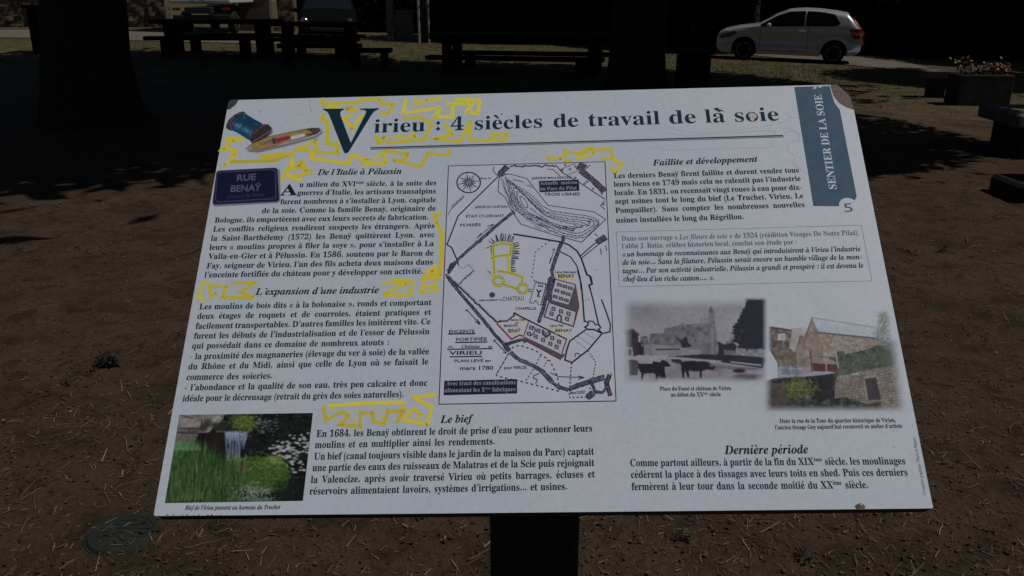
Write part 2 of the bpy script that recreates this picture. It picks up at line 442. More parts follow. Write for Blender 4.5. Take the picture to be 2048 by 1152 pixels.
block('paragraph_lettering', [
 ("Les moulins de bois dits « à la bolonaise », ronds et comportant", (397.9, 618.7), (862.8, 610)),
 ("deux étages de roquets et de courroies, étaient pratiques et", (393.8, 637.8), (861.9, 629.5)),
 ("facilement transportables. D’autres familles les imitèrent vite. Ce", (390.5, 657.7), (861.2, 648.4)),
 ("furent les débuts de l’industrialisation et de l’essor de Pélussin", (387, 677.3), (859, 668.3)),
 ("qui possédait dans ce domaine de nombreux atouts :", (383.2, 697.2), (779.6, 690)),
 ("- la proximité des magnaneries (élevage du ver à soie) de la vallée", (379.2, 718.6), (858.3, 708.2)),
 ("du Rhône et du Midi, ainsi que celle de Lyon où se faisait le", (375.8, 738.9), (856.7, 728.8)),
 ("commerce des soieries.", (372, 760.1), (545, 757)),
 ("- l’abondance et la qualité de son eau, très peu calcaire et donc", (368.3, 781.1), (854.9, 771.4)),
 ("idéale pour le décreusage (retrait du grès des soies naturelles).", (364.5, 803), (808.2, 794))], 0.0118)
block('paragraph_lettering', [
 ("En 1684, les Benaÿ obtinrent le droit de prise d’eau pour actionner leurs", (632.3, 873.9), (1185.4, 862.9)),
 ("moulins et en multiplier ainsi les rendements.", (629.3, 896.2), (990.4, 888.8)),
 ("Un bief (canal toujours visible dans le jardin de la maison du Parc) captait", (627.5, 919.4), (1188.4, 909.2)),
 ("une partie des eaux des ruisseaux de Malatras et de la Scie puis rejoignait", (624.4, 942.1), (1189, 931.8)),
 ("la Valencize, après avoir traversé Virieu où petits barrages, écluses et", (621, 966.1), (1190, 954.7)),
 ("réservoirs alimentaient lavoirs, systèmes d’irrigations... et usines.", (618.4, 989.2), (1135.5, 979.3))], 0.0122)
block('paragraph_lettering', [
 ("Les derniers Benaÿ firent faillite et durent vendre tous", (1227.6, 356.6), (1598.9, 344.8)),
 ("leurs biens en 1749 mais cela ne ralentit pas l’industrie", (1227.6, 373.5), (1602.2, 361.7)),
 ("locale. En 1831, on recensait vingt roues à eau pour dix-", (1228.9, 390.6), (1604.7, 379.3)),
 ("sept usines tout le long du bief (Le Truchet, Virieu, Le", (1230.1, 407.7), (1607.7, 396.4)),
 ("Pompailler). Sans compter les nombreuses nouvelles", (1230.9, 425.8), (1610.3, 414)),
 ("usines installées le long du Régrillon.", (1232.1, 445.4), (1489, 438))], 0.0118)
block('paragraph_lettering', [
 ("Comme partout ailleurs, à partir de la fin du XIX^ème^ siècle, les moulinages", (1260.2, 932.5), (1812, 928.5)),
 ("cédèrent la place à des tissages avec leurs toits en shed. Puis ces derniers", (1261.9, 955.8), (1816.8, 951.3)),
 ("fermèrent à leur tour dans la seconde moitié du XX^ème^ siècle.", (1263.3, 980.2), (1737.8, 976.3))], 0.0124, col=(14, 36, 46))
# ---- the boxed quotation
t = Ink(H_INK); q = [(1232.6, 464), (1722.5, 450.3), (1744, 561.8), (1238.4, 573.5)]
t.line(q, 0.0005, (84, 88, 100), close=True); qb = t.build('quotation_frame')
t = Ink(H_INK)
t.text("Dans son ouvrage « _Les fileurs de soie_ » de 1924 (réédition Visages De Notre Pilat),", (1243.2, 481.7), (1720, 469.9), 0.0107, 'l', (66, 72, 86), 'x')
t.text("l’abbé J. Batia, célèbre historien local, conclut son étude par :", (1243.5, 496.8), (1595.2, 488.3), 0.0107, 'l', (62, 70, 84), 'x')
for txt, a, b in (("« un hommage de reconnaissance aux Benaÿ qui introduisirent à Virieu l’industrie", (1244, 513.4), (1722.3, 502.1)),
 ("de la soie... Sans la filature, Pélussin serait encore un humble village de la mon-", (1245.2, 529.7), (1725.5, 518.2)),
 ("tagne... Par son activité industrielle, Pélussin a grandi et prospéré : il est devenu le", (1246, 546.6), (1728, 535.3)),
 ("chef-lieu d’un riche canton.... ».", (1247, 562.9), (1429.4, 560.4))):
    t.text(txt, a, b, 0.0107, 'i', (22, 36, 48), 'x')
t.build('quotation_lettering')
# ---- captions
for lines, sz in (([("Bief de Virieu passant au hameau du Truchet", (370, 1019.6), (560.4, 1018.3), 'i')], 0.0074),
                  ([("Place du Fossé et château de Virieu", (1319.8, 781.2), (1462.4, 780.2), 'b'), ("au début du XX^ème^ siècle", (1341.6, 793.3), (1442, 792.3), 'b')], 0.0074),
                  ([("Dans la rue de la Tour du quartier historique de Virieu,", (1559.7, 845.9), (1792.5, 844.1), 'b'), ("l’ancien tissage Guy aujourd’hui reconverti en atelier d’artiste", (1550.4, 858.9), (1805.3, 855.6), 'b')], 0.0074)):
    t = Ink(H_INK)
    for txt, a, b, st in lines: t.text(txt, a, b, sz, st, (22, 22, 30), 'x')
    t.build('caption_lettering')
t = Ink(H_INK); t.text("Conception graphique : Mairie de Pélussin", (1852.0, 990.5), (1831.0, 874.7), 0.0056, 's', (70, 72, 84), 'x'); t.build('credit_lettering')

# ---- blue banner with the trail number
t = Ink(H_PIC)
bp = [(1588.5, 174), (1640, 172.7), (1659.5, 171.5), (1663.5, 188), (1666, 197), (1669.5, 206), (1675, 214), (1679.5, 219)]
bp += [(1713.5, 393)]
cc = P(1697, 411.5)
arc = [cc + 0.0122*np.array((math.cos(a), math.sin(a))) for a in np.radians(np.linspace(-40, -182, 16))]
uvp = [P(*q) for q in bp] + arc + [P(1626.7, 412)]
t.poly(uvp, (54, 73, 90), raw=True)
k = N('faded_banner_ink'); v = k.coord(); f = k.noise(v, 55, 5, 0.6); f2_ = k.noise(v, 900, 2, 0.5)
c = k.ramp(f, [(0.3, ink((41, 60, 77))), (0.7, ink((52, 71, 86)))]); c = k.mix(k.ramp(f2_, [(0.70, 0.0), (0.76, 0.6)]), c, ink((110, 122, 134))); k.base(c); M_BAN = k.set(0.6, 0.10)
ban = t.build('banner', mat=M_BAN)
t = Ink(H_INK); t.text("SENTIER DE LA SOIE", (1673.8, 379.5), (1642.6, 189.0), 0.0152, 'l', (148, 158, 168), 'x')
for q in ([(1626,172.6),(1634,174.5),(1631,177.5),(1624,178),(1629,175)], [(1636,174.5),(1640,171.6),(1644,173),(1641,175.2)], [(1588,170.9),(1600,171.2),(1597,172.6)], [(1647,171.6),(1655,171),(1653,172.6)]): t.poly(q, (150, 155, 160), lift=0.00002)
t.m.build('banner_lettering', M_INK, ban, off=BL)
t = Ink(H_INK); t.text('5', (1687.5, 424.0), (1709, 423.4), 0.0190, 's', (62, 64, 84), 'x'); t.build('trail_number')

# ---- the yellow marker scribbles
YEL = (164, 151, 46)
mk = Ink(H_MARK); lf = [0.0]
def next_scribble():
    global mk
    mk.build('marker_scribble'); mk = Ink(H_MARK)
def mark(pts, w=0.0049, n=None):
    lf[0] += 0.000005
    c = np.array(YEL)*(1+rng.normal(0, 0.035)); w *= 1.14; mk.line(pts, w, c, rough=w*0.022, wv=0.045, lift=lf[0])
    for e in (pts[0], pts[-1]): mk.dot(e, w*0.5, c, lift=lf[0]+0.0000025, jit=0.06)
    for e in pts[1:-1]: mk.dot(e, w*0.5, c, lift=lf[0]+0.0000025, jit=0.04)
def mdot(p, r=0.0018): lf[0] += 0.000001; mk.dot(p, r, YEL, lift=lf[0], jit=0.1)
C5 = cr((430, 190), 0.1514); C6 = cr((410, 320), 0.1123); R2_ = cr((640, 320), 0.217); A8 = cr((380, 540), 0.2539); D6 = cr((630, 780), 0.1318); E7 = cr((1080, 280), 0.0977)
for q in ([(130,88),(108,133),(480,120),(492,92),(680,90),(690,128),(815,140),(760,232),(690,215)], [(172,170),(270,162)], [(355,190),(440,188),(405,165),(362,186)],
          [(130,240),(114,290),(172,305),(165,520),(252,530),(268,618),(20,598)],
          [(15,660),(370,720),(410,632),(570,680),(500,715),(738,715),(722,622),(640,655)], [(720,592),(960,625),(910,690),(820,682),(1080,745),(1150,622),(1350,635),(1362,595)],
          [(410,240),(330,275),(415,375),(508,240)], [(640,445),(668,525),(720,462),(762,515),(1110,485),(1190,330),(1080,262),(925,282)], [(815,455),(1015,455),(1018,412)],
          [(935,102),(908,226),(1262,172),(1250,225),(1205,262),(1388,264),(1392,152),(1372,135),(1585,132),(1530,215),(1638,230),(1652,98),(1425,90)], [(1030,95),(1040,140),(1130,102),(1278,86)],
          [(1315,340),(1390,430),(1215,475),(1460,505),(1565,302),(1552,472),(1590,492),(1900,490),(1928,432),(1790,430),(1768,470)]): mark(T(q))
for p in ((305,160),(525,150),(583,152),(627,148),(400,470),(1100,530),(1175,525),(1238,525),(402,435)): mdot(T([p])[0], 0.0012)
for p in ((1330,98),(1328,155),(1330,212)): mdot(T([p])[0], 0.0022)
next_scribble()
for q in ([(160,572),(370,578)], [(165,590),(330,592),(230,605),(92,720),(285,730),(270,800),(230,790),(260,740)], [(255,760),(205,875),(122,925)], [(215,882),(780,868),(960,792)], [(605,812),(800,782),(1018,776),(1020,960)], [(640,835),(880,800)],
          [(1050,722),(1338,605),(1332,745)], [(1065,725),(1180,715),(1280,745),(1625,768),(1608,642),(1485,642),(1492,352),(1412,322),(1440,262)], [(1275,750),(1272,838),(1770,905),(1812,792)]): mark(C5(q), 0.0048)
next_scribble()
for q in ([(1548,0),(1552,140)], [(1505,110),(1372,370)], [(1475,255),(1560,325),(1712,345)], [(1600,280),(1900,218),(1785,175),(1742,25),(1610,140),(1550,160)], [(1650,60),(1700,150),(1770,120)]): mark(C6(q), 0.0050)
next_scribble()
mark(R2_([(1113,495),(1055,503),(1072,570),(1125,680),(1118,900),(1100,1082),(945,1080)]), 0.0052); mark(R2_([(1065,985),(1000,1030),(1070,1035)]), 0.0055)
next_scribble()
for q in ([(152,97),(102,100),(62,222),(118,242)], [(150,132),(170,208),(205,182)], [(150,128),(288,130),(252,215),(500,218),(400,172),(515,98),(342,100)], [(410,160),(480,120)]): mark(A8(q), 0.0039)
next_scribble()
for q in ([(1520,100),(1705,105),(1538,182),(1542,202),(1738,196),(1755,88),(1602,72)],): mark(A8(q), 0.0039)
next_scribble()
for q in ([(1955,62),(1842,66),(1822,172),(1948,156),(1932,112),(1880,132),(1852,126)], [(1900,30),(1970,60)]): mark(A8(q), 0.0039)
for p in ((115,188),(325,138),(325,186),(380,135),(1645,175),(1680,165),(1712,160),(1880,90),(1912,88)): mdot(A8([p])[0], 0.0014)
next_scribble()
for q in ([(1345,190),(800,198),(225,240)], [(132,262),(168,455),(420,325),(515,385),(372,522),(688,560),(690,345),(880,345),(882,472),(1040,520),(1110,322),(1345,322),(1242,480)], [(1310,272),(1365,275),(1310,395)],
          [(1342,452),(1490,285),(1618,372),(1562,425)], [(1342,458),(1700,520),(1772,262),(1492,112),(1815,80)]): mark(D6(q), 0.0040)
for p in ((240,310),(620,312),(595,452),(1000,322),(1005,402)): mdot(D6([p])[0], 0.0020)
next_scribble()
for q in ([(155,345),(185,388),(420,380),(530,300),(505,195),(560,250),(780,272),(1050,145),(1125,200),(1460,192),(1498,385),(1262,388)], [(760,360),(930,232),(1050,180)], [(770,372),(1095,292),(1105,235)], [(1500,402),(1675,482),(1562,655),(1445,580)], [(512,430),(620,412)]): mark(E7(q), 0.0041)
for p in ((240,280),(335,300),(870,425),(970,415),(1080,398)): mdot(E7([p])[0], 0.0007)
mk.build('marker_scribble')
# ---- faint pinkish felt-pen trails, stains, specks
L8 = cr((1260, 180), 0.2246)
for i, q in enumerate(([(1400,205),(1428,240),(1500,252)], [(280,300),(420,362),(640,386),(900,366),(1360,296),(1440,240)], [(250,400),(350,382),(500,412),(640,400),(1270,356),(1300,370)], [(160,535),(240,500),(330,542),(700,522),(1290,515),(1260,462),(1300,372)],
          [(1360,352),(1400,330),(1480,372),(1520,440),(1400,482),(1390,530),(1480,590),(1440,652),(1570,740)], [(1370,380),(1440,360),(1520,380),(1500,450)])):
    t = Ink(H_MARK+0.00012); t.line(L8(q), 0.0009, (138, 134, 143), smooth=2, lift=i*2e-6); t.build('felt_pen_trail')
t = Ink(H_MARK+0.00012); t.line([(619, 199), (620, 212), (623, 226)], 0.0012, (130, 122, 130), smooth=2)
t.build('felt_pen_trail')
for (x, y), r, c in (((1505, 231), .0052, (140, 134, 126)), ((520, 223), .0018, (122, 124, 130)), ((596, 229), .0015, (126, 127, 134)), ((712, 462), .0012, (112, 112, 118)), ((1192, 540), .0011, (112, 112, 120)), ((1258, 885), .0005, (70, 40, 45)), ((1788, 893), .0005, (40, 40, 48)), ((1003, 228), .0011, (30, 40, 48)), ((700, 214), .0005, (20, 20, 24)), ((930, 206), .0004, (30, 30, 30))):
    t = Ink(H_TOP); t.dot(p=(x, y), r=r, col=c, jit=0.12); t.build('stain')
t = Ink(H_TOP)
for q in ([(1427,217),(1437,215),(1436,218)], [(1432,219),(1448,222),(1440,222.5)], [(1431,216),(1445,220.5),(1449,224),(1438,220)]): t.poly(q, (28, 40, 50), lift=1e-5*len(q))
for i in range(9):
    x = 330+i*13+rng.random()*7; t.poly([(x, 1030.9), (x+2+rng.random()*4, 1030.8), (x+2, 1029.2-rng.random()*1.2)], (40, 38, 42), lift=2e-6*i)
tag(t.build('scuff'), kind='stuff')
# ---- damaged corners where the print has come away
t = Ink(0.0003); t.poly([(453.6, 219.5), (455.5, 210), (457.5, 203), (461.5, 200.5), (477, 200.1), (473.5, 206), (470, 211.5), (464.5, 214.5), (461.5, 218)], (50, 46, 46)); t.build('chipped_corner', mat=M_CORE2)
t = Ink(0.0003); cpts = [(1660.2, 169.5), (1671, 169.3), (1677, 171.1), (1684, 178.1), (1692, 186.1), (1700, 192.6), (1703.5, 203), (1707.6, 219.5), (1695.5, 216), (1678.5, 206.5), (1668, 194), (1663.5, 182.5)]
t.poly(cpts, (86, 73, 72)); t.build('chipped_corner', mat=M_CORE)
t = Ink(0.00028); t.line([(1659.4, 169.5), (1662.6, 182.5), (1667, 194.5), (1677.5, 207.3), (1695, 217), (1707.7, 220.5)], 0.0010, (158, 158, 160), smooth=1); t.build('peeled_edge')
t = Ink(0.0004); Q = cr((1660, 960), 0.1172); t.poly(Q([(415,437),(520,385),(575,420),(604,455),(585,505),(452,505)]), (74, 68, 68)); t.poly(Q([(520,388),(560,415),(520,440)]), (140,138,136), lift=1e-5); t.poly(Q([(430,445),(505,410),(520,470),(470,500)]), (58,52,52), lift=1e-5); t.build('edge_chip')
# ---- the printed plan
mp = Ink(H_PIC)
mp.poly([(897, 332), (1210, 323.5), (1232, 802), (878, 808.5)], (146, 147, 158))
k = N('plan_paper'); v = k.coord(); f = k.noise(v, 30, 4); k.base(k.ramp(f, [(0.3, ink((140, 143, 153))), (0.7, ink((147, 148, 158)))])); M_PLAN = k.set(0.55, 0.15)
plan = mp.build('printed_plan', mat=M_PLAN)
IK = (26, 24, 38); PU = (58, 56, 88); RED = (92, 40, 48); YL = (150, 147, 58)
F = cr((860, 310), 0.23433); G = cr((860, 540), 0.24301)
m = Ink(H_INK); m.line([(897, 332), (1210, 323.5), (1232, 802), (878, 808.5)], 0.00115, (20, 20, 32), close=True); m.sub('plan_frame', plan)
PX = 0.00056*0.2343                                             # metres per crop pixel, roughly
def wd(w): return w*0.000162
m = Ink(H_INK+2e-5)
c0 = (330, 235)
ring = [(c0[0]+100*math.cos(a), c0[1]+87*math.sin(a)) for a in np.linspace(0, 2*math.pi, 33)[:-1]]
m.line(F(ring), wd(11), IK, close=True)
for i in range(16):
    a = 2*math.pi*i/16-0.2; r = 92 if i % 2 == 0 else 62
    tip = (c0[0]+r*math.cos(a), c0[1]+0.87*r*math.sin(a)); l_ = (c0[0]+22*math.cos(a-.2), c0[1]+19*math.sin(a-.2)); rr = (c0[0]+22*math.cos(a+.2), c0[1]+19*math.sin(a+.2))
    m.line(F([l_, tip, rr]), wd(4), IK, lift=1e-6*i); m.poly(F([c0, l_, tip]), IK, lift=2e-5+1e-6*i)
m.sub('compass_rose', plan)
# pond
pond = [(590,185),(670,160),(825,200),(1005,430),(1400,485),(1500,550),(1295,745),(1080,690),(775,590),(700,480),(640,360),(580,312)]
m = Ink(H_PIC+4e-5); m.poly(F(pond), (141, 144, 156)); pd = m.sub('plan_pond', plan)
m = Ink(H_INK)
m.line(F(pond), wd(7), (40, 38, 52), close=True)
loops = [[(640,190),(740,262),(860,335),(990,470),(1200,503),(1370,522),(1462,572),(1380,662),(1290,718),(1120,690),(930,592),(765,512),(700,400),(662,262),(640,190)],
 [(680,240),(760,292),(850,382),(980,502),(1180,547),(1340,560),(1430,582),(1300,662),(1220,672),(1060,612),(900,542),(765,482),(722,380),(680,240)],
 [(740,312),(800,332),(880,432),(1000,532),(1150,577),(1290,592),(1305,622),(1180,612),(1130,604),(1140,622),(1230,632),(1100,600),(960,548),(800,470),(745,380),(740,312)],
 [(765,350),(800,362),(845,440),(820,457),(790,430),(765,350)], [(1130,605),(1180,625),(1270,622),(1225,590)], [(1330,560),(1370,580),(1330,610),(1370,600)], [(850,450),(930,510),(1010,560)], [(690,350),(700,440),(740,480)], [(900,520),(1010,580),(1150,640),(1240,640)]]
def resamp(q, n=70):
    q = np.array(q, float); d_ = np.concatenate([[0], np.cumsum(np.linalg.norm(np.diff(q, axis=0), axis=1))]); u_ = np.linspace(0, d_[-1], n); return np.stack([np.interp(u_, d_, q[:, 0]), np.interp(u_, d_, q[:, 1])], 1)
for a_, b_ in ((0, 1), (1, 2)): loops.append([tuple(p) for p in resamp(loops[a_])*.5+resamp(loops[b_])*.5])
for i, q in enumerate(loops): m.line(F(q), wd(4.6), (30, 30, 54), smooth=1, rough=wd(3.0), lift=2e-6*i)
for i in range(34):                                             # bank hachures
    u_ = rng.random(); a = np.array((600, 190))*(1-u_)+np.array((705, 480))*u_ + rng.normal(0, 4, 2)
    m.line(F([a, a+np.array((22+8*rng.random(), 26+14*rng.random()))]), wd(3.5), (58, 56, 78), lift=1e-6*i+4e-5)
for i in range(14):
    u_ = rng.random(); a = np.array((800, 545))*(1-u_)+np.array((1050, 660))*u_ + rng.normal(0, 14, 2); m.line(F([a, a+np.array((60, 18))]), wd(4), (50, 48, 68), lift=1e-6*i+6e-5)
for i in range(10):
    u_ = rng.random(); a = np.array((690, 190))*(1-u_)+np.array((860, 280))*u_ + rng.normal(0, 9, 2); m.line(F([a, a+np.array((35, 8))]), wd(4), (58, 56, 78), lift=1e-6*i+6e-5)
m.sub('pond_ripples', plan)
# walls and field edges
m = Ink(H_INK+4e-5); n_ = [0]
def wl(pts, w, c=IK, S_=F, **kw): n_[0] += 1; m.line(S_(pts), wd(w*1.38), c, lift=1.5e-6*n_[0], **kw)
wl([(580,185),(240,520),(145,765),(185,790),(235,905),(245,940)], 8); wl([(155,510),(175,465),(295,350)], 4)
for i in range(9): wl([(185+12*i, 460-11*i), (190+12*i, 425-10*i)], 3)
wl([(545,100),(538,130),(560,160),(592,185)], 5); wl([(620,150),(640,165),(672,160)], 5); wl([(690,95),(1080,92)], 9, (44,42,70), rough=wd(5)); 
wl([(710,675),(900,705),(1130,745)], 11, (34,32,44)); wl([(1130,745),(1190,770),(1255,820),(1290,880),(1340,1020),(1372,1040),(1385,1100),(1358,1112),(1370,1152)], 10)
wl([(1110,825),(1200,870),(1255,950),(1280,1040),(1290,1150)], 7)
wl([(1080,95),(1130,150),(1290,245),(1495,380)], 6); wl([(1110,125),(1240,72)], 4); wl([(1285,125),(1185,165)], 4); wl([(1495,390),(1455,432),(1495,465)], 5)
wl([(1285,860),(1395,765),(1500,690)], 7); wl([(1297,878),(1510,705)], 6); wl([(1000,120),(1050,125),(1110,180)], 5)
for x, y in ((1195,122),(1240,98),(1130,130),(1240,195),(1320,245),(1390,290),(1155,85),(1340,228),(1480,420)): wl([(x-9,y),(x,y-9),(x+9,y),(x,y+9)], 4, close=True)
wl([(1460,340),(1475,325)], 5)
wl([(1025,730),(900,825),(885,930),(870,1050),(895,1078)], 5, dash=wd(36)); wl([(240,940),(275,970),(330,935),(375,985),(290,1050),(260,1100)], 5, dash=wd(16))
wl([(130,35),(550,432)], 9, S_=G, rough=wd(2)); wl([(150,35),(560,425)], 4, (70,68,84), S_=G, dash=wd(14)); wl([(240,120),(280,75),(360,10)], 5, S_=G, rough=wd(3))
wl([(1215,0),(1245,120),(1258,255),(1270,420),(1303,432),(1298,455),(1275,470),(1300,490),(1350,490),(1418,522)], 9, S_=G); wl([(1275,0),(1290,40),(1312,45),(1332,115),(1310,122),(1345,260),(1385,440),(1405,475),(1385,490),(1418,520)], 8, S_=G)
wl([(1258,252),(1325,242)], 4, S_=G, dash=wd(20)); wl([(1303,418),(1345,425),(1360,452),(1390,450)], 7, S_=G)
wl([(1410,242),(1450,345),(1485,450),(1480,510),(1420,522)], 8, S_=G); wl([(1285,490),(1150,585),(1125,660),(1110,740),(1168,762),(1300,660),(1415,525)], 9, S_=G)
for a, b in (((1255,510),(1365,570)), ((1215,545),(1330,622)), ((1185,572),(1303,662))): wl([a, b], 4, S_=G, dash=wd(16))
wl([(1300,665),(1365,760),(1340,890)], 6, S_=G, dash=wd(24)); wl([(1165,765),(1155,900),(1145,1050),(1305,1045),(1330,920)], 7, S_=G, dash=wd(30))
wl([(650,685),(540,870),(800,930),(1070,1000),(1050,880),(990,750),(870,665),(740,620),(690,630),(660,660)], 7, S_=G, dash=wd(40)); wl([(640,700),(545,860)], 4, S_=G)
wl([(910,705),(860,800),(790,910)], 6, S_=G, dash=wd(30)); wl([(970,740),(930,805)], 6, S_=G, dash=wd(24)); wl([(900,850),(855,870),(850,890),(885,905),(870,935)], 5, S_=G)
wl([(1195,715),(1195,690),(1220,685),(1235,705)], 5, S_=G); wl([(800,155),(840,165)], 5, S_=G); wl([(800,172),(838,182)], 5, S_=G)
wl([(1190,40),(1145,980)], 0.1, S_=G)
for a, b in (((545,590),(400,710)), ((1065,800),(1020,930))): wl([a, b], 4)
for a, b in (((545,590),(490,608)), ((535,600),(470,650)), ((400,710),(440,665)), ((1065,800),(1040,812)), ((1020,930),(1030,880)), ((1405,670),(1430,695)), ((1455,800),(1462,850)), ((1500,770),(1508,820)), ((1370,85),(1330,118)), ((1330,118),(1350,100))): wl([a, b], 5)
for a, b in (((295,320),(415,450)), ((415,450),(390,405)), ((415,450),(370,425)), ((525,575),(585,640)), ((585,640),(630,685)), ((630,685),(600,680)), ((990,845),(1060,878)), ((1060,878),(1270,885)), ((1270,885),(1220,872)), ((1220,900),(1270,885)), ((290,340),(315,325)), ((520,590),(540,572))): wl([a, b], 5, S_=G)
m.sub('plan_walls', plan)
# water channels in purple hatching
m = Ink(H_INK+9e-5); n_[0] = 0
def canal(pts, w, S_=F, c=(50,48,74), hat=(24,22,38)):
    w = w*.80; c = tuple(int(.55*q+.45*78+6) for q in c); wl(pts, w, c, S_, rough=wd(2.0), wv=0.10)
    uv = np.array([P(*q) for q in S_(pts)]); seg = np.linalg.norm(np.diff(uv, axis=0), axis=1); tt = np.concatenate([[0], np.cumsum(seg)])
    at_ = lambda q: np.array((np.interp(q, tt, uv[:, 0]), np.interp(q, tt, uv[:, 1])))
    for sd_ in (-1, 1):                            # dark banks on both sides
        e_ = []
        for q in np.linspace(0, tt[-1], max(3, int(tt[-1]/.002))):
            d = at_(min(q+.0005, tt[-1]))-at_(max(q-.0005, 0)); d = d/max(np.linalg.norm(d), 1e-9); e_.append(at_(q)+np.array((-d[1], d[0]))*sd_*wd(w*.5)+rng.normal(0, wd(1.1), 2))
        n_[0] += 1; m.line(e_, wd(5), IK, px=False, lift=1.5e-6*n_[0])
    for q in np.arange(0, tt[-1], 0.0013):
        p = at_(q) + rng.normal(0, wd(w*.2), 2)
        n_[0] += 1; e = rng.normal(0, 1, 2); e = e/np.linalg.norm(e)*wd(w*.42); m.line([p-e, p+e], wd(3.5), hat if rng.random() < .72 else (96, 94, 112), px=False, lift=1.5e-6*n_[0])
canal([(700,492),(480,680),(235,895)], 24); canal([(240,890),(160,1010),(175,940),(220,915),(150,990)], 20); canal([(665,100),(605,150),(600,180)], 46)
canal([(1140,690),(1135,735)], 26, c=(58,56,84)); canal([(1120,750),(1080,860),(1035,990)], 28); canal([(1035,990),(1050,1035)], 18, c=(60,58,92)); canal([(1050,1040),(1015,1150)], 44, c=(44,42,60))
canal([(140,55),(240,180),(370,330),(480,460),(540,540),(610,610)], 22, G); canal([(610,600),(620,620),(655,665)], 34, G); canal([(665,680),(740,742),(860,790),(920,830)], 26, G, (66,62,100)); canal([(920,830),(1005,925)], 34, G)
canal([(1005,925),(1060,965),(1140,985)], 22, G, (62,60,98)); canal([(1150,975),(1240,945),(1325,915)], 34, G); canal([(1325,915),(1390,895),(1440,885)], 44, G, (62,58,104)); canal([(770,570),(700,590),(630,610)], 22, G)
canal([(985,70),(975,160),(940,290),(895,430)], 24, G); canal([(1000,70),(985,250)], 30, G, (44,42,60)); canal([(1290,130),(1400,225),(1490,310)], 48, F, (56,54,66)); canal([(1310,75),(1270,130)], 60, F, (50,48,62)); canal([(1425,745),(1500,700)], 52, F, (44,42,56))
canal([(1480,860),(1455,940),(1485,1035)], 30, G, (40,38,52)); canal([(1440,920),(1450,960),(1430,1005)], 14, G); canal([(1300,1045),(1345,1010)], 44, G, (52,50,66)); canal([(1330,930),(1360,1000),(1430,1010)], 18, G); canal([(785,575),(770,590)], 30, G)
tag(m.sub('plan_channels', plan), kind='stuff')
# buildings
m = Ink(H_INK+16e-5); n_[0] = 0
def pl(pts, c, S_=G): n_[0] += 1; m.poly(S_(pts), c, lift=1.5e-6*n_[0])
def window(x, y, w=26, h=26, a=0.28):
    q = [(x+u_*w/2*math.cos(a)-v_*h/2*math.sin(a)*.3, y+u_*w/2*math.sin(a)+v_*h/2) for u_, v_ in ((-1,-1),(1,-1),(1,1),(-1,1))]
    wl(q, 6, (44,44,58), G, close=True); wl([((q[0][0]+q[3][0])/2, (q[0][1]+q[3][1])/2), ((q[1][0]+q[2][0])/2, (q[1][1]+q[2][1])/2)], 5, (58,58,72), G)
def factory(fn, name): n_[0] = 0; globals()['m'] = Ink(H_INK+16e-5); fn(); m.sub(name, plan)
def fac_a():
    pl([(1030,75),(1195,120),(1225,300),(1180,465),(940,385),(980,260)], (140,140,150)); pl([(1190,130),(1225,300),(1205,345),(985,270),(975,240),(1140,285)], (66,62,70))
    wl([(1030,75),(980,260),(940,385),(1180,465),(1205,345)], 8, (60,44,56), G); wl([(1030,75),(1195,120),(1225,300),(1180,465)], 7, RED, G); wl([(985,270),(1205,345)], 5, (30,28,36), G)
    for x, y in ((1065,122),(1110,136),(1155,150),(1045,170),(1095,186),(1138,199),(1030,220),(1078,235),(1122,250)): window(x, y, 32, 20)
    for x, y in ((1016,320),(1000,360),(1078,340),(1140,360),(1128,402)): window(x, y)
    wl([(1045,415),(1050,380),(1065,368),(1080,385),(1080,425)], 9, (40,40,52), G)
def fac_b():
    pl([(808,420),(1125,570),(1085,700),(770,545)], (140,140,150)); pl([(770,545),(1085,695),(1110,685),(1105,710),(1075,738),(775,572)], (66,62,70))
    wl([(690,355),(810,415),(1125,570)], 9, (40,34,46), G); wl([(1125,570),(1085,690)], 7, RED, G); wl([(770,545),(812,425)], 6, RED, G); wl([(770,572),(1078,738)], 8, RED, G)
    for x, y in ((832,475),(815,525),(892,500),(870,548),(930,576),(1006,560),(990,607),(1062,590),(1042,632)): window(x, y)
    wl([(930,490),(928,525),(955,552),(985,530),(985,500)], 12, (50,50,64), G); wl([(940,505),(955,530),(975,505)], 8, (70,70,84), G); wl([(850,465),(868,490),(850,525),(825,545)], 7, (40,40,54), G)
def fac_c():
    wl([(550,435),(575,420),(630,420),(690,380),(695,355),(730,375)], 9, (60,36,44), G, rough=wd(3)); wl([(550,440),(670,570),(740,535),(768,547)], 9, (104,36,48), G)
def chap():
    wl([(870,95),(965,115),(920,290),(890,282),(870,250),(850,275),(820,268)], 8, IK, G, dash=wd(18), close=True); wl([(878,105),(955,120),(915,278)], 4, IK, G); wl([(880,160),(895,185),(915,165)], 10, (44,44,56), G); wl([(896,185),(890,215)], 10, (44,44,56), G); wl([(880,212),(905,222)], 7, (44,44,56), G)
    wl([(892,122),(928,130),(926,140),(890,132)], 4, IK, G, close=True)
factory(fac_a, 'plan_factory'); factory(fac_b, 'plan_factory'); factory(fac_c, 'plan_house'); factory(chap, 'plan_chapel')
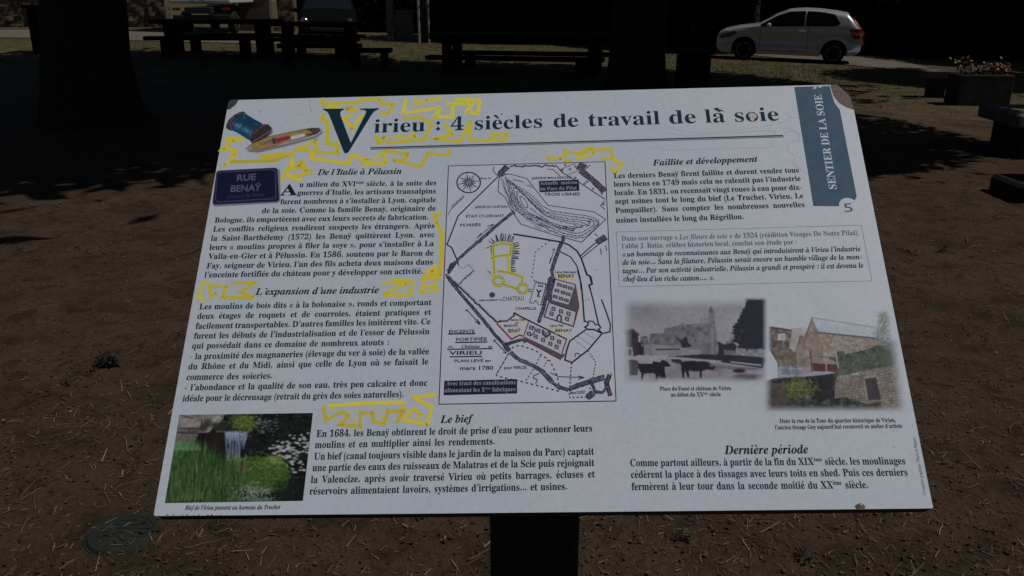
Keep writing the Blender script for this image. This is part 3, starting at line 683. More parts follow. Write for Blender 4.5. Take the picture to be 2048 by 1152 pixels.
# castle outline picked out in yellow, with hachures
m = Ink(H_INK+16e-5); n_[0] = 0
path = [(550,1010),(545,900),(540,775),(620,752),(692,765),(688,850),(665,860),(678,1000)]
ray_path = [(545,880),(535,770),(560,745),(600,738),(650,738),(700,748),(705,800),(700,850),(690,900),(690,1000)]
uv = np.array(ray_path, float); seg = np.linalg.norm(np.diff(uv, axis=0), axis=1); tt = np.concatenate([[0], np.cumsum(seg)])
for q in np.arange(0, tt[-1], 11):
    i = min(np.searchsorted(tt, q, 'right')-1, len(seg)-1); d = (uv[i+1]-uv[i])/seg[i]; nrm = np.array((d[1], -d[0])); p = uv[i]+d*(q-tt[i])
    L = 20 if q < 110 else (60 if q < 420 else 38); nrm = nrm + d*rng.normal(0, .12); wl([tuple(p), tuple(p+nrm*(L+rng.normal(0, 7)))], 4.6, (34,32,40))
for i in range(9): wl([(500+8*i, 1000+6*i), (490+9*i+rng.normal(0,8), 985+7*i)], 4, (50,48,44))
for q in (path, [(555,865),(685,850)], [(580,990),(675,1003),(790,1040),(782,1112)], [(520,1010),(560,1045)], [(630,1105),(740,1142)]): wl(q, 17, YL, rough=wd(1.2))
for cx, cy in ((585,1077),(790,1140)): wl([(cx+42*math.cos(a), cy+40*math.sin(a)) for a in np.linspace(0, 6.28, 20)[:-1]], 17, YL, close=True)
for q in (path, [(555,865),(685,850)], [(580,990),(675,1003),(790,1040),(782,1112)], [(630,1105),(740,1142)]): wl(q, 5, IK, dash=wd(18))
for cx, cy in ((585,1077),(790,1140)):
    for r in (34, 50): wl([(cx+r*math.cos(a), cy+r*.95*math.sin(a)) for a in np.linspace(0, 6.28, 22)[:-1]], 4, IK, dash=wd(16))
m.sub('plan_castle', plan)
# plan lettering
def tx(s_, a, b, size, st='S', S_=F, c=IK): q_ = Ink(H_INK+24e-5); q_.text(s_, S_([a])[0], S_([b])[0], wd(size)*1.36, st, c, 'x'); q_.sub('plan_lettering', plan)
tx("JARDINS MALLASACKE", (870,208), (1205,200), 24); tx("TROIS USINES", (975,348), (1280,345), 30); tx("JARDIN DU CHÂTEAU", (385,454), (665,450), 24); tx("ETAIT CY-DEVANT", (305,534), (630,530), 26); tx("FOSSÉS", (255,610), (435,606), 26)
tx("Bise N", (430,206), (520,206), 18); tx("1ère Fabrique", (1065,1010), (1250,1006), 20); tx("BENAY", (1090,1048), (1235,1045), 32)
tx("EMPLACEMENT du", (405,258), (592,252), 15, S_=G); tx("CHATEAU", (596,256), (775,250), 40, 's', G); tx("CHAPELLE", (703,328), (873,326), 24, S_=G); tx("3ème Fab.", (660,420), (785,416), 20, S_=G); tx("et", (705,443), (725,442), 18, S_=G); tx("MAISON", (608,470), (722,466), 22, S_=G); tx("BENAŸ", (642,516), (745,512), 32, S_=G)
tx("2ème Fab.", (985,468), (1105,464), 20, S_=G); tx("BENAY", (1030,510), (1170,507), 24, S_=G)
tx("ENCEINTE", (153,520), (368,517), 28, S_=G); tx("FORTIFIÉE", (212,585), (470,581), 28, S_=G); tx("du", (148,641), (192,640), 20, S_=G); tx("Château", (258,641), (412,639), 26, 'i', G); tx("de", (478,640), (512,639), 20, S_=G); tx("VIRIEU", (160,699), (430,696), 34, S_=G)
tx("PLAN LEVÉ en", (198,760), (502,756), 24, S_=G); tx("mars 1780", (245,823), (522,820), 32, S_=G); tx("pour PERCIE", (608,816), (795,812), 24, S_=G); tx("Mme OUDET", (1155,1022), (1282,1017), 24, S_=G)
m = Ink(H_INK+24e-5); n_[0] = 0
for a, b in (((150,527),(372,524)), ((207,597),(472,593)), ((142,653),(515,647)), ((162,715),(428,711))): wl([a, b], 7, IK, G)
tag(m.sub('plan_rules', plan), kind='stuff')
n_[0] = 0
for a, b, S_ in (((1095,1058),(1240,1053),F), ((1070,1016),(1160,1014),F), ((1035,523),(1165,520),G), ((985,476),(1090,474),G), ((645,524),(742,521),G), ((700,427),(795,423),G)): m = Ink(H_INK+22e-5); wl([a, b], 9, (160,152,62), S_); m.sub('plan_underline', plan)
wl_d = Ink(H_INK+23e-5); wl_d.dot(G([(512,205)])[0], wd(24), (52,50,62)); wl_d.sub('plan_well', plan)
for q, lines in ((F([(930,222),(1270,210),(1275,305),(935,318)]), (("Actuelle  maison", F([(938,256)])[0], F([(1258,246)])[0]), ("du Parc du Pilat", F([(938,304)])[0], F([(1254,294)])[0]))),
                 (G([(118,912),(717,898),(717,1016),(112,1031)]), (("Avec tracé des canalisations", G([(135,950)])[0], G([(706,940)])[0]), ("alimentant les 1^ères^ fabriques", G([(118,1007)])[0], G([(706,997)])[0])))):
    m = Ink(H_INK+26e-5); m.poly(q, (26, 26, 38)); bx_ = m.sub('plan_note', plan)
    m = Ink(H_INK+32e-5)
    for s_, a, b in lines: m.text(s_, a, b, 0.0080, 'l', (112, 114, 126), 'x')
    m.build('note_lettering', plan)

# ------------------------------------------------------------ printed pictures: painted into vertex colours on fine grids
def hom(src, dst):
    A = []
    for (x, y), (u_, v_) in zip(src, dst):
        A.append([x, y, 1, 0, 0, 0, -u_*x, -u_*y, -u_]); A.append([0, 0, 0, x, y, 1, -v_*x, -v_*y, -v_])
    return np.linalg.svd(np.array(A, float))[2][-1].reshape(3, 3)
def vnoise(nx, ny, cx, cy, oct=3):
    out = np.zeros((ny, nx)); amp = 1.0; tot = 0
    for o in range(oct):
        gx, gy = max(2, int(cx*2**o)), max(2, int(cy*2**o)); g = rng.random((gy+1, gx+1))
        X = np.linspace(0, gx-1e-6, nx); Y = np.linspace(0, gy-1e-6, ny); xi, yi = X.astype(int), Y.astype(int); fx, fy = X-xi, (Y-yi)[:, None]
        fx = fx*fx*(3-2*fx); fy = fy*fy*(3-2*fy)
        out += amp*((g[yi][:, xi]*(1-fx)+g[yi][:, xi+1]*fx)*(1-fy)+(g[yi+1][:, xi]*(1-fx)+g[yi+1][:, xi+1]*fx)*fy); tot += amp; amp *= .5
    return out/tot
class Canvas:
    def __init__(s, quad, nx, ny, crop):                # quad: photo corners TL TR BR BL; crop: (origin, scale) the shapes are given in
        s.soft = 1; s.nx, s.ny = nx, ny; s.q = quad; s.h = hom([(0, 0), (nx-1, 0), (nx-1, ny-1), (0, ny-1)], quad); s.hi = np.linalg.inv(s.h)
        s.a = np.zeros((ny, nx, 3)); s.fade = np.ones((ny, nx)); s.crop = crop; s.Y, s.X = np.mgrid[0:ny, 0:nx].astype(float)
        # where every grid point lies in crop coordinates
        w = s.h @ np.stack([s.X.ravel(), s.Y.ravel(), np.ones(nx*ny)]); w = w[:2]/w[2]
        s.cx = ((w[0]-crop[0][0])/crop[1]).reshape(ny, nx); s.cy = ((w[1]-crop[0][1])/crop[1]).reshape(ny, nx); s.px = w[0].reshape(ny, nx); s.py = w[1].reshape(ny, nx)
    def inside(s, pts):
        r = np.zeros((s.ny, s.nx), bool); n = len(pts)
        for i in range(n):
            (x1, y1), (x2, y2) = pts[i], pts[(i+1) % n]
            if y1 == y2: continue
            r ^= ((s.cy > y1) != (s.cy > y2)) & (s.cx < (x2-x1)*(s.cy-y1)/(y2-y1)+x1)
        return r
    def poly(s, pts, c, a=1.0, var=0.0, cells=(20, 14)):
        mk_ = s.inside(pts)*a; c = np.array(c, float)*np.ones((s.ny, s.nx, 3))
        if var: c = c*(1+var*2*(vnoise(s.nx, s.ny, *cells)-.5))[..., None]
        s.a = s.a*(1-mk_[..., None]) + c*mk_[..., None]
    def blob(s, x, y, rx, ry, c, a=1.0, soft=0.5, rough=0.0):
        d = np.sqrt(((s.cx-x)/rx)**2+((s.cy-y)/ry)**2)
        if rough: d = d + rough*(vnoise(s.nx, s.ny, 40, 28, 2)-.5)*2
        k_ = np.clip((1-d)/soft, 0, 1)*a; s.a = s.a*(1-k_[..., None]) + np.array(c, float)*k_[..., None]
    def seg(s, x1, y1, x2, y2, w, c, a=1.0, taper=0.0):
        m_ = w*2+2; bx = (s.cx > min(x1, x2)-m_) & (s.cx < max(x1, x2)+m_) & (s.cy > min(y1, y2)-m_) & (s.cy < max(y1, y2)+m_)
        ii = np.nonzero(bx)
        if not len(ii[0]): return
        px, py = s.cx[ii], s.cy[ii]; dx, dy = x2-x1, y2-y1; t_ = np.clip(((px-x1)*dx+(py-y1)*dy)/max(dx*dx+dy*dy, 1e-6), 0, 1)
        d = np.hypot(px-x1-t_*dx, py-y1-t_*dy); k_ = (np.clip((w*(1-taper*t_)-d)/max(w*.4, .5)+.5, 0, 1)*a)[:, None]
        s.a[ii] = s.a[ii]*(1-k_) + np.array(c, float)*k_
    def build(s, name, keep=None, h=H_PIC, grain=0.05, parent=board):
        a = s.a; a = a*.84 + (a @ np.array((.3, .59, .11)))[..., None]*.16
        for _ in range(s.soft): a = (a + np.roll(a, 1, 0) + np.roll(a, -1, 0) + np.roll(a, 1, 1) + np.roll(a, -1, 1))/5
        a = a*(1+.10*(vnoise(s.nx, s.ny, s.nx/7, s.ny/7, 2)-.5)[..., None])*(1+grain*rng.normal(0, 1, (s.ny, s.nx, 1))); col = ink(np.clip(a, 2, 235)); kp = s.fade > 0.02
        if keep is not None: kp &= keep
        r_ = []
        P00 = np.array([P(*q) for q in s.q]); Hm = hom([(0, 0), (s.nx-1, 0), (s.nx-1, s.ny-1), (0, s.ny-1)], P00)
        w = Hm @ np.stack([s.X.ravel(), s.Y.ravel(), np.ones(s.nx*s.ny)]); uv = (w[:2]/w[2]).T
        o = np.array(O-BL + NF*h); pts = o + np.outer(uv[:, 0], np.array(U)) + np.outer(uv[:, 1], np.array(V))
        ix = np.arange(s.nx*s.ny).reshape(s.ny, s.nx); fm = kp[:-1, :-1] | kp[1:, :-1] | kp[:-1, 1:] | kp[1:, 1:]
        fm = kp[:-1, :-1] & kp[1:, :-1] & kp[:-1, 1:] & kp[1:, 1:]
        q = np.stack([ix[:-1, :-1][fm], ix[:-1, 1:][fm], ix[1:, 1:][fm], ix[1:, :-1][fm]], 1)
        used = np.unique(q); re_ = -np.ones(s.nx*s.ny, int); re_[used] = np.arange(len(used)); q = re_[q]
        me = bpy.data.meshes.new(name); me.from_pydata(pts[used].tolist(), [], q.tolist()); me.materials.append(M_PHOTO)
        ca = me.color_attributes.new('Col', 'FLOAT_COLOR', 'POINT'); cc_ = np.ones((len(used), 4)); cc_[:, :3] = col.reshape(-1, 3)[used]; ca.data.foreach_set('color', cc_.ravel())
        fa = me.attributes.new('Fade', 'FLOAT', 'POINT'); fa.data.foreach_set('value', s.fade.ravel()[used]); me.update()
        ob = bpy.data.objects.new(name, me); COL.objects.link(ob); ob.parent = parent
        return ob

# -- waterfall
c = Canvas([(359, 830), (626, 826), (606, 1001.5), (330, 1006)], 330, 220, ((320, 815), 0.17363)); RN = rng.random
c.a[:] = (12, 16, 16); c.a *= (0.5+vnoise(330, 220, 30, 20))[..., None]
c.poly([(150,60),(760,60),(720,150),(560,290),(430,330),(400,420),(170,430)], (92,84,84), var=.45, cells=(14, 12)); c.poly([(240,120),(480,130),(470,220),(230,235)], (112,104,104), var=.3); c.poly([(590,100),(720,85),(690,170),(610,190)], (98,96,98), var=.4)
for q in ((230,238,470,250),(240,90,380,125),(260,300,560,295),(480,130,480,220),(700,100,900,92),(330,240,340,290),(200,290,420,280)): c.seg(*q, 6, (36,32,32), .8)
for x, y in ((540,190),(640,220),(740,190),(700,240),(500,240)): c.blob(x, y, 70, 60, (34,38,30), .8, .6, .3)
c.poly([(440,300),(760,275),(770,620),(560,560),(420,420)], (24,20,18), var=.5); c.poly([(640,268),(1030,262),(1035,285),(650,288)], (60,62,66), var=.3)
c.poly([(1010,270),(1130,330),(1100,600),(950,620)], (22,20,24), var=.4)
for i in range(260):
    x = 745+270*RN(); t_ = (x-745)/270; y0 = 280+10*RN(); y1 = y0+60+ (330 if t_ < .75 else 150)*RN(); v_ = 55+70*RN(); c.seg(x, y0, 770+(x-745)*.72, y1, 4+5*RN(), (v_*.85, v_*.97, v_*1.22), .55, .6)
for i in range(60): x = 760+230*RN(); c.seg(x, 290, x+6, 320+60*RN(), 3, (120,132,152), .6, .5)
for i in range(26): x = 770+180*RN(); c.seg(x, 380+60*RN(), x-4, 600*RN()*.3+430, 4, (24,26,36), .6, .6)
c.seg(775, 560, 790, 690, 14, (84,92,110), .8, .4); c.seg(790, 600, 800, 680, 7, (118,124,138), .7)
c.blob(970, 170, 180, 110, (62,72,24), 1, .35, .35)
for i in range(420):
    x, y = 970+95*rng.normal(), 165+55*rng.normal(); v_ = RN(); c.blob(x, y, 12, 8, (56+50*v_, 68+48*v_, 24+20*v_) if RN() < .6 else (36,44,16), .8, .7)
for i in range(560):
    x, y = 1120+640*RN(), 80+560*RN(); v_ = RN(); c.seg(x, y, x+24*rng.normal(), y+18*rng.normal(), 6, (14+18*v_, 24+28*v_, 18+14*v_), .6, .5)
for i in range(70): x, y = 1190+90*rng.normal(), 190+70*rng.normal(); c.blob(x, y, 22, 10, (104,112,118), .6, .8)
for i in range(80):
    u_ = RN(); x, y = 1560+110*rng.normal()-180*(u_-.5), 290+480*u_+40*rng.normal(); x = min(x, 1735); v_ = 120+38*RN(); c.blob(x, y, 20+16*RN(), 9+8*RN(), (v_, v_, v_*1.02), .9, .5)
for i in range(36): x, y = 1420+75*rng.normal(), 540+70*rng.normal(); v_ = 118+36*RN(); c.blob(x, y, 24+16*RN(), 12+8*RN(), (v_, v_, v_), .9, .5)
c.poly([(820,600),(1080,560),(1400,570),(1500,760),(1460,960),(1100,1000),(860,820)], (34,62,22), var=.5, cells=(30, 20))
for i in range(1150):
    x, y = 1180+150*rng.normal(), 760+95*rng.normal(); v_ = RN()*(1.25 if y < 720 else .85); c.seg(x, y, x+14*rng.normal(), y-16*RN(), 7, (28+50*v_, 48+58*v_, 18+22*v_), .7, .4)
for i in range(130): x, y = 1330+60*rng.normal(), 600+25*rng.normal(); c.blob(x, y, 16, 10, (98,112,52), .6, .7)
for i in range(90): x, y = 900+60*rng.normal(), 610+28*rng.normal(); c.blob(x, y, 16, 10, (92,108,44), .6, .7)
c.poly([(880,670),(1010,665),(990,740),(930,760)], (92,62,40), .9)
c.poly([(170,430),(420,420),(600,560),(760,600),(900,700),(960,1000),(900,1100),(40,1110)], (22,44,20), var=.5, cells=(30, 20))
for i in range(1900):
    x, y = 60+900*RN(), 470+650*RN()
    if y < 470+max(0, x-380)*.45: continue
    L = 70+150*RN(); v_ = RN()**1.4*(.75+.4*RN()); c.seg(x, y, x+L*.12*rng.normal()+12, y-L, 3+4*RN(), (22+46*v_, 38+70*v_, 19+32*v_), .75, .8)
for i in range(150): x, y = 240+120*rng.normal(), 400+30*RN(); c.seg(x, y+70, x+12*rng.normal(), y-20*RN(), 4, (74,112,66), .6, .8)
for i in range(120): x, y = 60+420*RN(), 1000+90*RN(); c.seg(x, y, x+60*RN(), y-60*RN(), 3, (88,88,44), .55, .7)
for i in range(230):
    x, y = 1080+110*rng.normal(), 990+55*rng.normal(); v_ = 84+46*RN(); c.seg(x, y, x+26*rng.normal(), y-40*RN(), 6, (v_*.92, v_, v_*.95), .75, .7)
for i in range(200): x, y = 1150+90*rng.normal(), 1060+22*rng.normal(); c.blob(x, y, 18, 12, (60,92,72), .5, .7)
for i in range(300): x, y = 1420+120*RN()+80*rng.normal(), 960+70*rng.normal(); c.blob(x, y, 20, 12, (18,28,20), .6, .7)
c.soft = 2; c.build('waterfall_photograph')

# -- the two soft-edged pictures of the old village
QX0, QX1, QY0, QY1 = 1238, 1818, 594, 836
c = Canvas([(QX0, QY0), (QX1, QY0), (QX1, QY1), (QX0, QY1)], 581, 243, ((1230, 580), 0.17357))
c.a[:] = (112,110,120); nz = vnoise(581, 243, 10, 6, 4); c.a *= (.93+.16*nz)[..., None]
c.a *= (1-.16*np.clip((420-c.cy)/320, 0, 1)*np.clip((900-c.cx)/700, 0.2, 1))[..., None]
c.blob(820, 250, 300, 110, (118,118,127), .45, .9); c.blob(1300, 380, 200, 110, (118,118,126), .5, .9)
c.poly([(570,445),(760,400),(780,365),(792,400),(980,385),(960,330),(1085,315),(1090,240),(1105,170),(1140,255),(1160,440),(1190,750),(400,750),(395,520),(430,500),(570,500)], (86,84,92), var=.22, cells=(50, 30))
c.poly([(395,520),(430,502),(570,492),(700,530),(770,680),(400,690)], (80,77,84), var=.35, cells=(60, 34)); c.poly([(1075,255),(1105,170),(1140,258)], (74,73,84)); c.poly([(1085,260),(1140,262),(1150,430),(1085,400)], (98,97,106), var=.15)
c.poly([(960,330),(1090,316),(1090,385),(980,388)], (100,99,106), var=.2); c.poly([(1100,420),(1130,420),(1140,740),(1105,740)], (104,102,110), .7, .15)
for x, y in ((955,440),(985,455),(840,500),(930,585),(900,530),(780,440)): c.blob(x, y, 14, 20, (50,48,56), .8, .5)
c.poly([(410,620),(760,660),(980,690),(1000,750),(400,755)], (102,100,108), var=.22); c.seg(470, 685, 740, 682, 8, (44,42,52)); c.poly([(685,530),(770,580),(800,540),(830,540),(840,600),(890,650),(780,670),(750,600)], (36,35,46), var=.2)
c.poly([(860,690),(980,700),(980,752),(855,752)], (112,110,118), var=.2)
c.poly([(95,470),(210,445),(295,520),(265,530),(270,750),(210,770),(205,660),(130,655),(125,510),(95,490)], (40,36,46), var=.25); c.poly([(95,455),(210,447),(295,520),(280,528),(205,462),(110,490)], (66,62,72)); c.poly([(265,600),(330,610),(330,750),(270,750)], (30,29,40)); c.poly([(130,510),(190,510),(185,650),(135,650)], (58,52,60), .7); c.poly([(155,680),(190,680),(190,750),(155,750)], (40,38,48))
c.poly([(290,540),(370,530),(400,650),(300,650)], (74,72,80), var=.5, cells=(90, 40)); c.poly([(330,650),(420,660),(420,750),(330,750)], (90,88,96), var=.2)
c.poly([(1185,590),(1260,630),(1350,590),(1400,640),(1390,700),(1260,690),(1260,745),(1190,745)], (34,33,45), var=.2); c.poly([(1262,690),(1400,700),(1400,745),(1265,745)], (84,82,92), var=.3); c.poly([(1260,610),(1340,540),(1420,530),(1420,600),(1270,625)], (92,91,101), .8)
c.poly([(1400,640),(1700,660),(1780,700),(1780,900),(1700,800),(1400,745)], (104,102,111), var=.35, cells=(70, 40))
c.poly([(560,770),(1000,740),(1400,750),(1700,775),(1740,800),(1700,900),(1350,850),(1200,830),(800,790)], (32,33,46), var=.25); c.seg(270, 760, 700, 785, 12, (122,120,128)); c.seg(650, 780, 1210, 825, 13, (116,115,124)); c.seg(1340, 830, 1680, 868, 10, (112,112,122))
c.poly([(130,760),(270,765),(800,810),(1200,850),(1700,910),(1780,1080),(130,1080)], (108,105,114), var=.25, cells=(12, 10)); c.poly([(640,800),(760,800),(780,860),(660,830)], (36,36,48)); c.poly([(1140,870),(1700,900),(1600,925),(1180,905)], (78,77,88), .8)
c.blob(1430, 930, 90, 30, (32,32,44), 1, .4, .2); c.blob(1520, 1000, 190, 50, (62,62,74), .85, .5, .2); c.blob(1100, 960, 140, 40, (122,120,127), .5, .9)
c.poly([(150,800),(250,810),(280,850),(260,980),(170,985)], (48,46,56), .9, .4)
c.poly([(265,850),(430,850),(440,820),(520,835),(545,805),(590,820),(640,870),(625,885),(575,885),(570,930),(590,1015),(520,1020),(515,960),(490,1040),(465,1035),(470,970),(440,955),(330,965),(320,1055),(300,1050),(305,960),(280,930)], (26,24,34), var=.2)
c.poly([(755,830),(860,815),(1060,825),(1160,880),(1140,920),(1060,915),(1000,935),(1000,1015),(980,1015),(975,940),(850,930),(855,1010),(835,1010),(815,935),(795,960),(800,1015),(775,1015),(768,940)], (28,26,36), var=.2)
c.blob(1115, 870, 40, 26, (92,90,98), .7, .6); c.blob(430, 1050, 130, 16, (60,58,66), .8, .7); c.blob(900, 1020, 140, 14, (64,62,70), .7, .7)
c.poly([(1640,110),(1700,180),(1745,330),(1760,640),(1640,680),(1540,640),(1470,560),(1470,400),(1520,250),(1580,160)], (28,29,41), var=.3, cells=(80, 50))
for i in range(1500):                                           # the big dark conifer
    y = 120+550*RN(); hw = 60+230*min(1, (y-60)/380); x = 1640+hw*(RN()*2-1)*(.9 if y < 600 else .7); dr = -1 if x < 1640 else 1
    c.seg(x, y, x+dr*40*RN(), y+10-26*RN(), 9+8*RN(), (24+10*RN(), 26+10*RN(), 38+10*RN()), .9, .6)
c.seg(1520, 640, 1520, 700, 8, (40,40,50))
# second picture, in colour
c.crop = ((1510, 600), 0.20833); c.cx = (c.px-1510)/.20833; c.cy = (c.py-600)/.20833
W2 = c.inside([(115,255),(360,245),(545,150),(1150,60),(1400,60),(1500,1110),(70,1110),(75,780),(215,740),(215,610),(130,470)])
sv = c.a.copy()
c.poly([(100,0),(1500,0),(1500,400),(100,400)], (150,152,160)); 
c.poly([(130,255),(355,290),(350,400),(400,420),(400,620),(215,620),(120,470)], (84,78,77), var=.6, cells=(90, 40)); c.poly([(130,250),(355,285),(355,298),(130,268)], (56,48,50)); c.poly([(220,325),(290,320),(290,385),(225,385)], (142,142,146)); c.poly([(240,335),(280,330),(280,380),(245,382)], (120,122,130), .8)
c.poly([(355,270),(500,255),(480,420),(400,520),(330,460)], (128,124,122), .9, .12); c.poly([(430,345),(485,345),(400,480),(400,620),(395,500)], (96,88,84), var=.2)
c.poly([(545,180),(640,310),(1220,375),(1210,480),(1000,480),(700,640),(400,640),(400,500)], (112,104,97), var=.3, cells=(100, 50)); c.poly([(545,180),(610,310),(640,500),(640,640),(400,640),(400,500)], (108,98,90), var=.25, cells=(80, 40)); c.seg(640, 430, 650, 600, 5, (84,76,72), .7)
c.poly([(560,165),(1170,262),(1215,372),(620,312),(555,200)], (134,144,152), var=.06)
for x in range(570, 1180, 26): c.seg(x, 175+(x-560)*.15, x+52, 318+(x-560)*.095, 2, (120,130,140), .35)
c.seg(555, 168, 1165, 262, 5, (96,98,106)); c.seg(610, 312, 1215, 374, 7, (70,64,64)); c.seg(548, 175, 462, 430, 7, (86,80,80)); c.seg(435, 345, 395, 500, 6, (78,72,70))
for i in range(240): x = 640+560*RN(); y = 330+.1*(x-640)+150*RN(); c.seg(x, y, x+26*RN(), y+2, 4, (98+40*RN(), 86+36*RN(), 78+30*RN()), .5)
c.poly([(540,370),(600,360),(620,600),(560,600)], (108,92,82), .6, .15); c.blob(540, 315, 10, 10, (60,52,50), .8, .5)
c.poly([(775,490),(860,490),(870,560),(780,560)], (60,60,58), var=.3)
c.poly([(700,560),(1060,480),(1200,420),(1360,560),(1370,620),(1050,680),(860,720),(760,700),(800,600)], (58,61,56), var=.5, cells=(90, 50))
for i in range(1300): x = 720+640*RN(); y = 690-(x-720)*.28+ (60+.10*(x-720))*rng.normal()*.6; v_ = RN(); c.blob(x, y, 13, 9, (40+52*v_, 46+52*v_, 41+44*v_), .65, .8)
c.poly([(130,470),(400,500),(400,640),(215,640)], (84,74,66), .85, .35, (80, 40))
c.poly([(550,605),(800,625),(780,695),(555,685)], (72,42,46), var=.12); c.seg(530, 490, 548, 690, 8, (86,48,46)); c.seg(548, 540, 800, 555, 4, (92,70,68)); c.seg(420, 610, 530, 545, 4, (92,74,72)); c.seg(683, 612, 686, 690, 5, (132,128,130)); c.seg(775, 495, 800, 655, 5, (134,132,134)); c.seg(555, 690, 755, 697, 6, (130,134,142)); c.seg(470, 735, 555, 700, 6, (122,122,128))
for x in range(430, 550, 17): c.seg(x, 610-(x-430)*.5, x+6, 725-(x-430)*.35, 3, (104,90,88), .8)
c.poly([(250,625),(410,635),(440,725),(250,725)], (92,98,110), var=.2)
for q in ((250,650,440,660),(340,630,348,725),(245,580,245,725),(250,722,440,728)): c.seg(*q, 4, (134,138,146), .8)
c.poly([(75,760),(560,730),(800,700),(770,800),(760,1050),(75,1090)], (48,47,46), var=.7, cells=(70, 40)); c.poly([(480,740),(760,705),(740,930),(560,1000),(520,800)], (30,32,38), var=.3); c.poly([(150,800),(330,800),(330,1050),(160,1060)], (66,58,54), .75, .4)
for i in range(420): x, y = 440+70*rng.normal(), 850+42*rng.normal(); v_ = RN(); c.blob(x, y, 15, 11, (58+42*v_, 66+40*v_, 32+20*v_) if RN() < .75 else (46,52,30), .8, .7)
c.poly([(770,760),(1050,700),(1370,610),(1470,1060),(860,1060),(770,900)], (98,91,86), var=.25, cells=(60, 40))
for r in range(15):                                            # courses of masonry
    y0 = 770+r*22
    x = 775
    while x < 1440:
        w_ = 22+26*RN(); y = y0-(x-775)*.22*(1-r/16); v_ = 84+40*RN(); c.poly([(x, y), (x+w_-4, y-4), (x+w_-4, y+15), (x, y+18)], (v_*1.02, v_*.95, v_*.89), .65); c.seg(x, y+20, x+w_, y+16, 2.2, (56,50,50), .7); c.seg(x-2, y, x-2, y+18, 2, (56,50,50), .6); x += w_
c.poly([(1040,740),(1160,708),(1165,742),(1050,760)], (116,106,100), var=.15); c.poly([(1050,760),(1160,740),(1210,955),(1085,960)], (50,46,52), var=.12, cells=(60, 4)); c.poly([(1040,760),(1055,760),(1090,960),(1075,960)], (118,106,98), .8)
c.seg(945, 708, 985, 712, 5, (150,150,152))
c.poly([(330,960),(600,970),(860,930),(1080,1000),(1210,975),(1220,1060),(400,1060),(300,1000)], (46,51,45), var=.7, cells=(90, 40)); c.poly([(350,1040),(760,1045),(760,1085),(400,1085)], (70,82,50), .8, .4)
c.poly([(90,1060),(500,1072),(900,1085),(900,1110),(90,1110)], (112,110,108), .8, .2)
for i in range(700): y = 80+360*RN(); x = 1235+(45+30*min(1, (y-60)/150))*rng.normal()*.6; v_ = RN(); c.blob(x, y, 11, 11, (84+30*v_, 88+30*v_, 90+28*v_), .6, .7)
for i in range(260): x, y = 1300+40*rng.normal(), 520+80*rng.normal(); c.blob(x, y, 14, 12, (70,72,68), .5, .8)
ed = sstep(95, 190, c.cx) if True else 0
wm = W2.astype(float); wm *= np.maximum(sstep(110, 160, c.cx), sstep(700, 740, c.cy)); sv_f = sv
c.a = sv*(1-wm[..., None]) + c.a*wm[..., None]
# fading edges
X1, Y1 = (c.px-1230)/.17357, (c.py-580)/.17357; e1 = sstep(60, 215, X1)*sstep(70, 235, Y1)*(1-sstep(985, 1100, Y1))*(1-sstep(1690, 1760, X1))
e1 = np.maximum(e1, sstep(70, 190, X1)*sstep(60, 130, Y1)*(1-sstep(1000, 1090, Y1))*(X1 > 1500)*(1-sstep(1690, 1770, X1)))
rx = 1330+ (c.cy-60)*.12; e2 = sstep(70, 175, c.cx+.0*c.cy)*(1-sstep(rx-110, rx+30, c.cx))*(1-sstep(1000, 1105, c.cy)); e2 *= np.maximum(sstep(700, 790, c.cy), sstep(110, 160, c.cx))
roofy = 170+(c.cx-555)*.155; skyline = np.where(c.cx < 355, 250+(c.cx-130)*.14, np.where(c.cx < 555, np.minimum(262, 600-(c.cx-355)*2.4), roofy))
cyp = np.exp(-((c.cx-1238)/75)**4)*sstep(60, 150, c.cy); e2 *= np.maximum(sstep(-14, 4, c.cy-skyline), cyp)
e2 *= np.where((c.cx > 1190), np.maximum(cyp, sstep(330, 420, c.cy)), 1)
c.fade = np.clip(np.maximum(e1*(1-np.minimum(1, wm*1.0)*(e2 > e1)), e2*W2), 0, 1)
split = (W2 & (e2 > 0.004)) | ((c.px > 1546))
far = c.fade.copy()
c.build('workshop_photograph', keep=split, h=0.00004); c.build('castle_photograph', keep=~split | (np.roll(~split, 1, 1)), h=0.000032)

# -- bobbin of blue thread and weaver's shuttle
c = Canvas([(446, 214), (650, 210), (650, 312), (442, 312)], 270, 136, ((430, 190), 0.15137))
c.a[:] = (60,58,64); msk = np.zeros_like(c.fade)
def stamp(pts, col, a=1.0, var=0.0): global msk; c.poly(pts, col, a, var); msk = np.maximum(msk, c.inside(pts)*1.0)
shadow = c.inside([(440,725),(900,650),(1330,540),(1420,470),(1425,500),(1340,570),(900,690),(560,765),(430,750)]); sh2 = c.inside([(640,400),(760,430),(765,500),(700,570),(560,650),(520,640)])
c.poly([(420,720),(1430,460),(1430,510),(900,700),(560,770),(420,750)], (62,58,62)); c.poly([(600,380),(775,420),(770,510),(700,570),(520,650)], (74,70,76))
b_ = [(255,325),(330,268),(410,250),(520,318),(640,382),(560,440),(500,520),(462,605),(300,505),(235,472),(212,425)]; stamp(b_, (16,50,78))
for i in range(260):
    u_ = RN(); t_ = RN(); x = 235+u_*300; y = 440-u_*0+ t_*0
    p0 = np.array((225, 440))+np.array((250, 150))*u_; p1 = np.array((375, 262))+np.array((250, 122))*u_; g_ = math.exp(-((t_-.28)/.16)**2); m0 = p0*(1-t_)+p1*t_; v_ = .75+.5*RN()
    d_ = (p1-p0)/np.linalg.norm(p1-p0)*18; c.seg(*(m0-d_), *(m0+d_), 4, np.array((16+46*g_, 44+62*g_, 72+58*g_))*v_, .55)
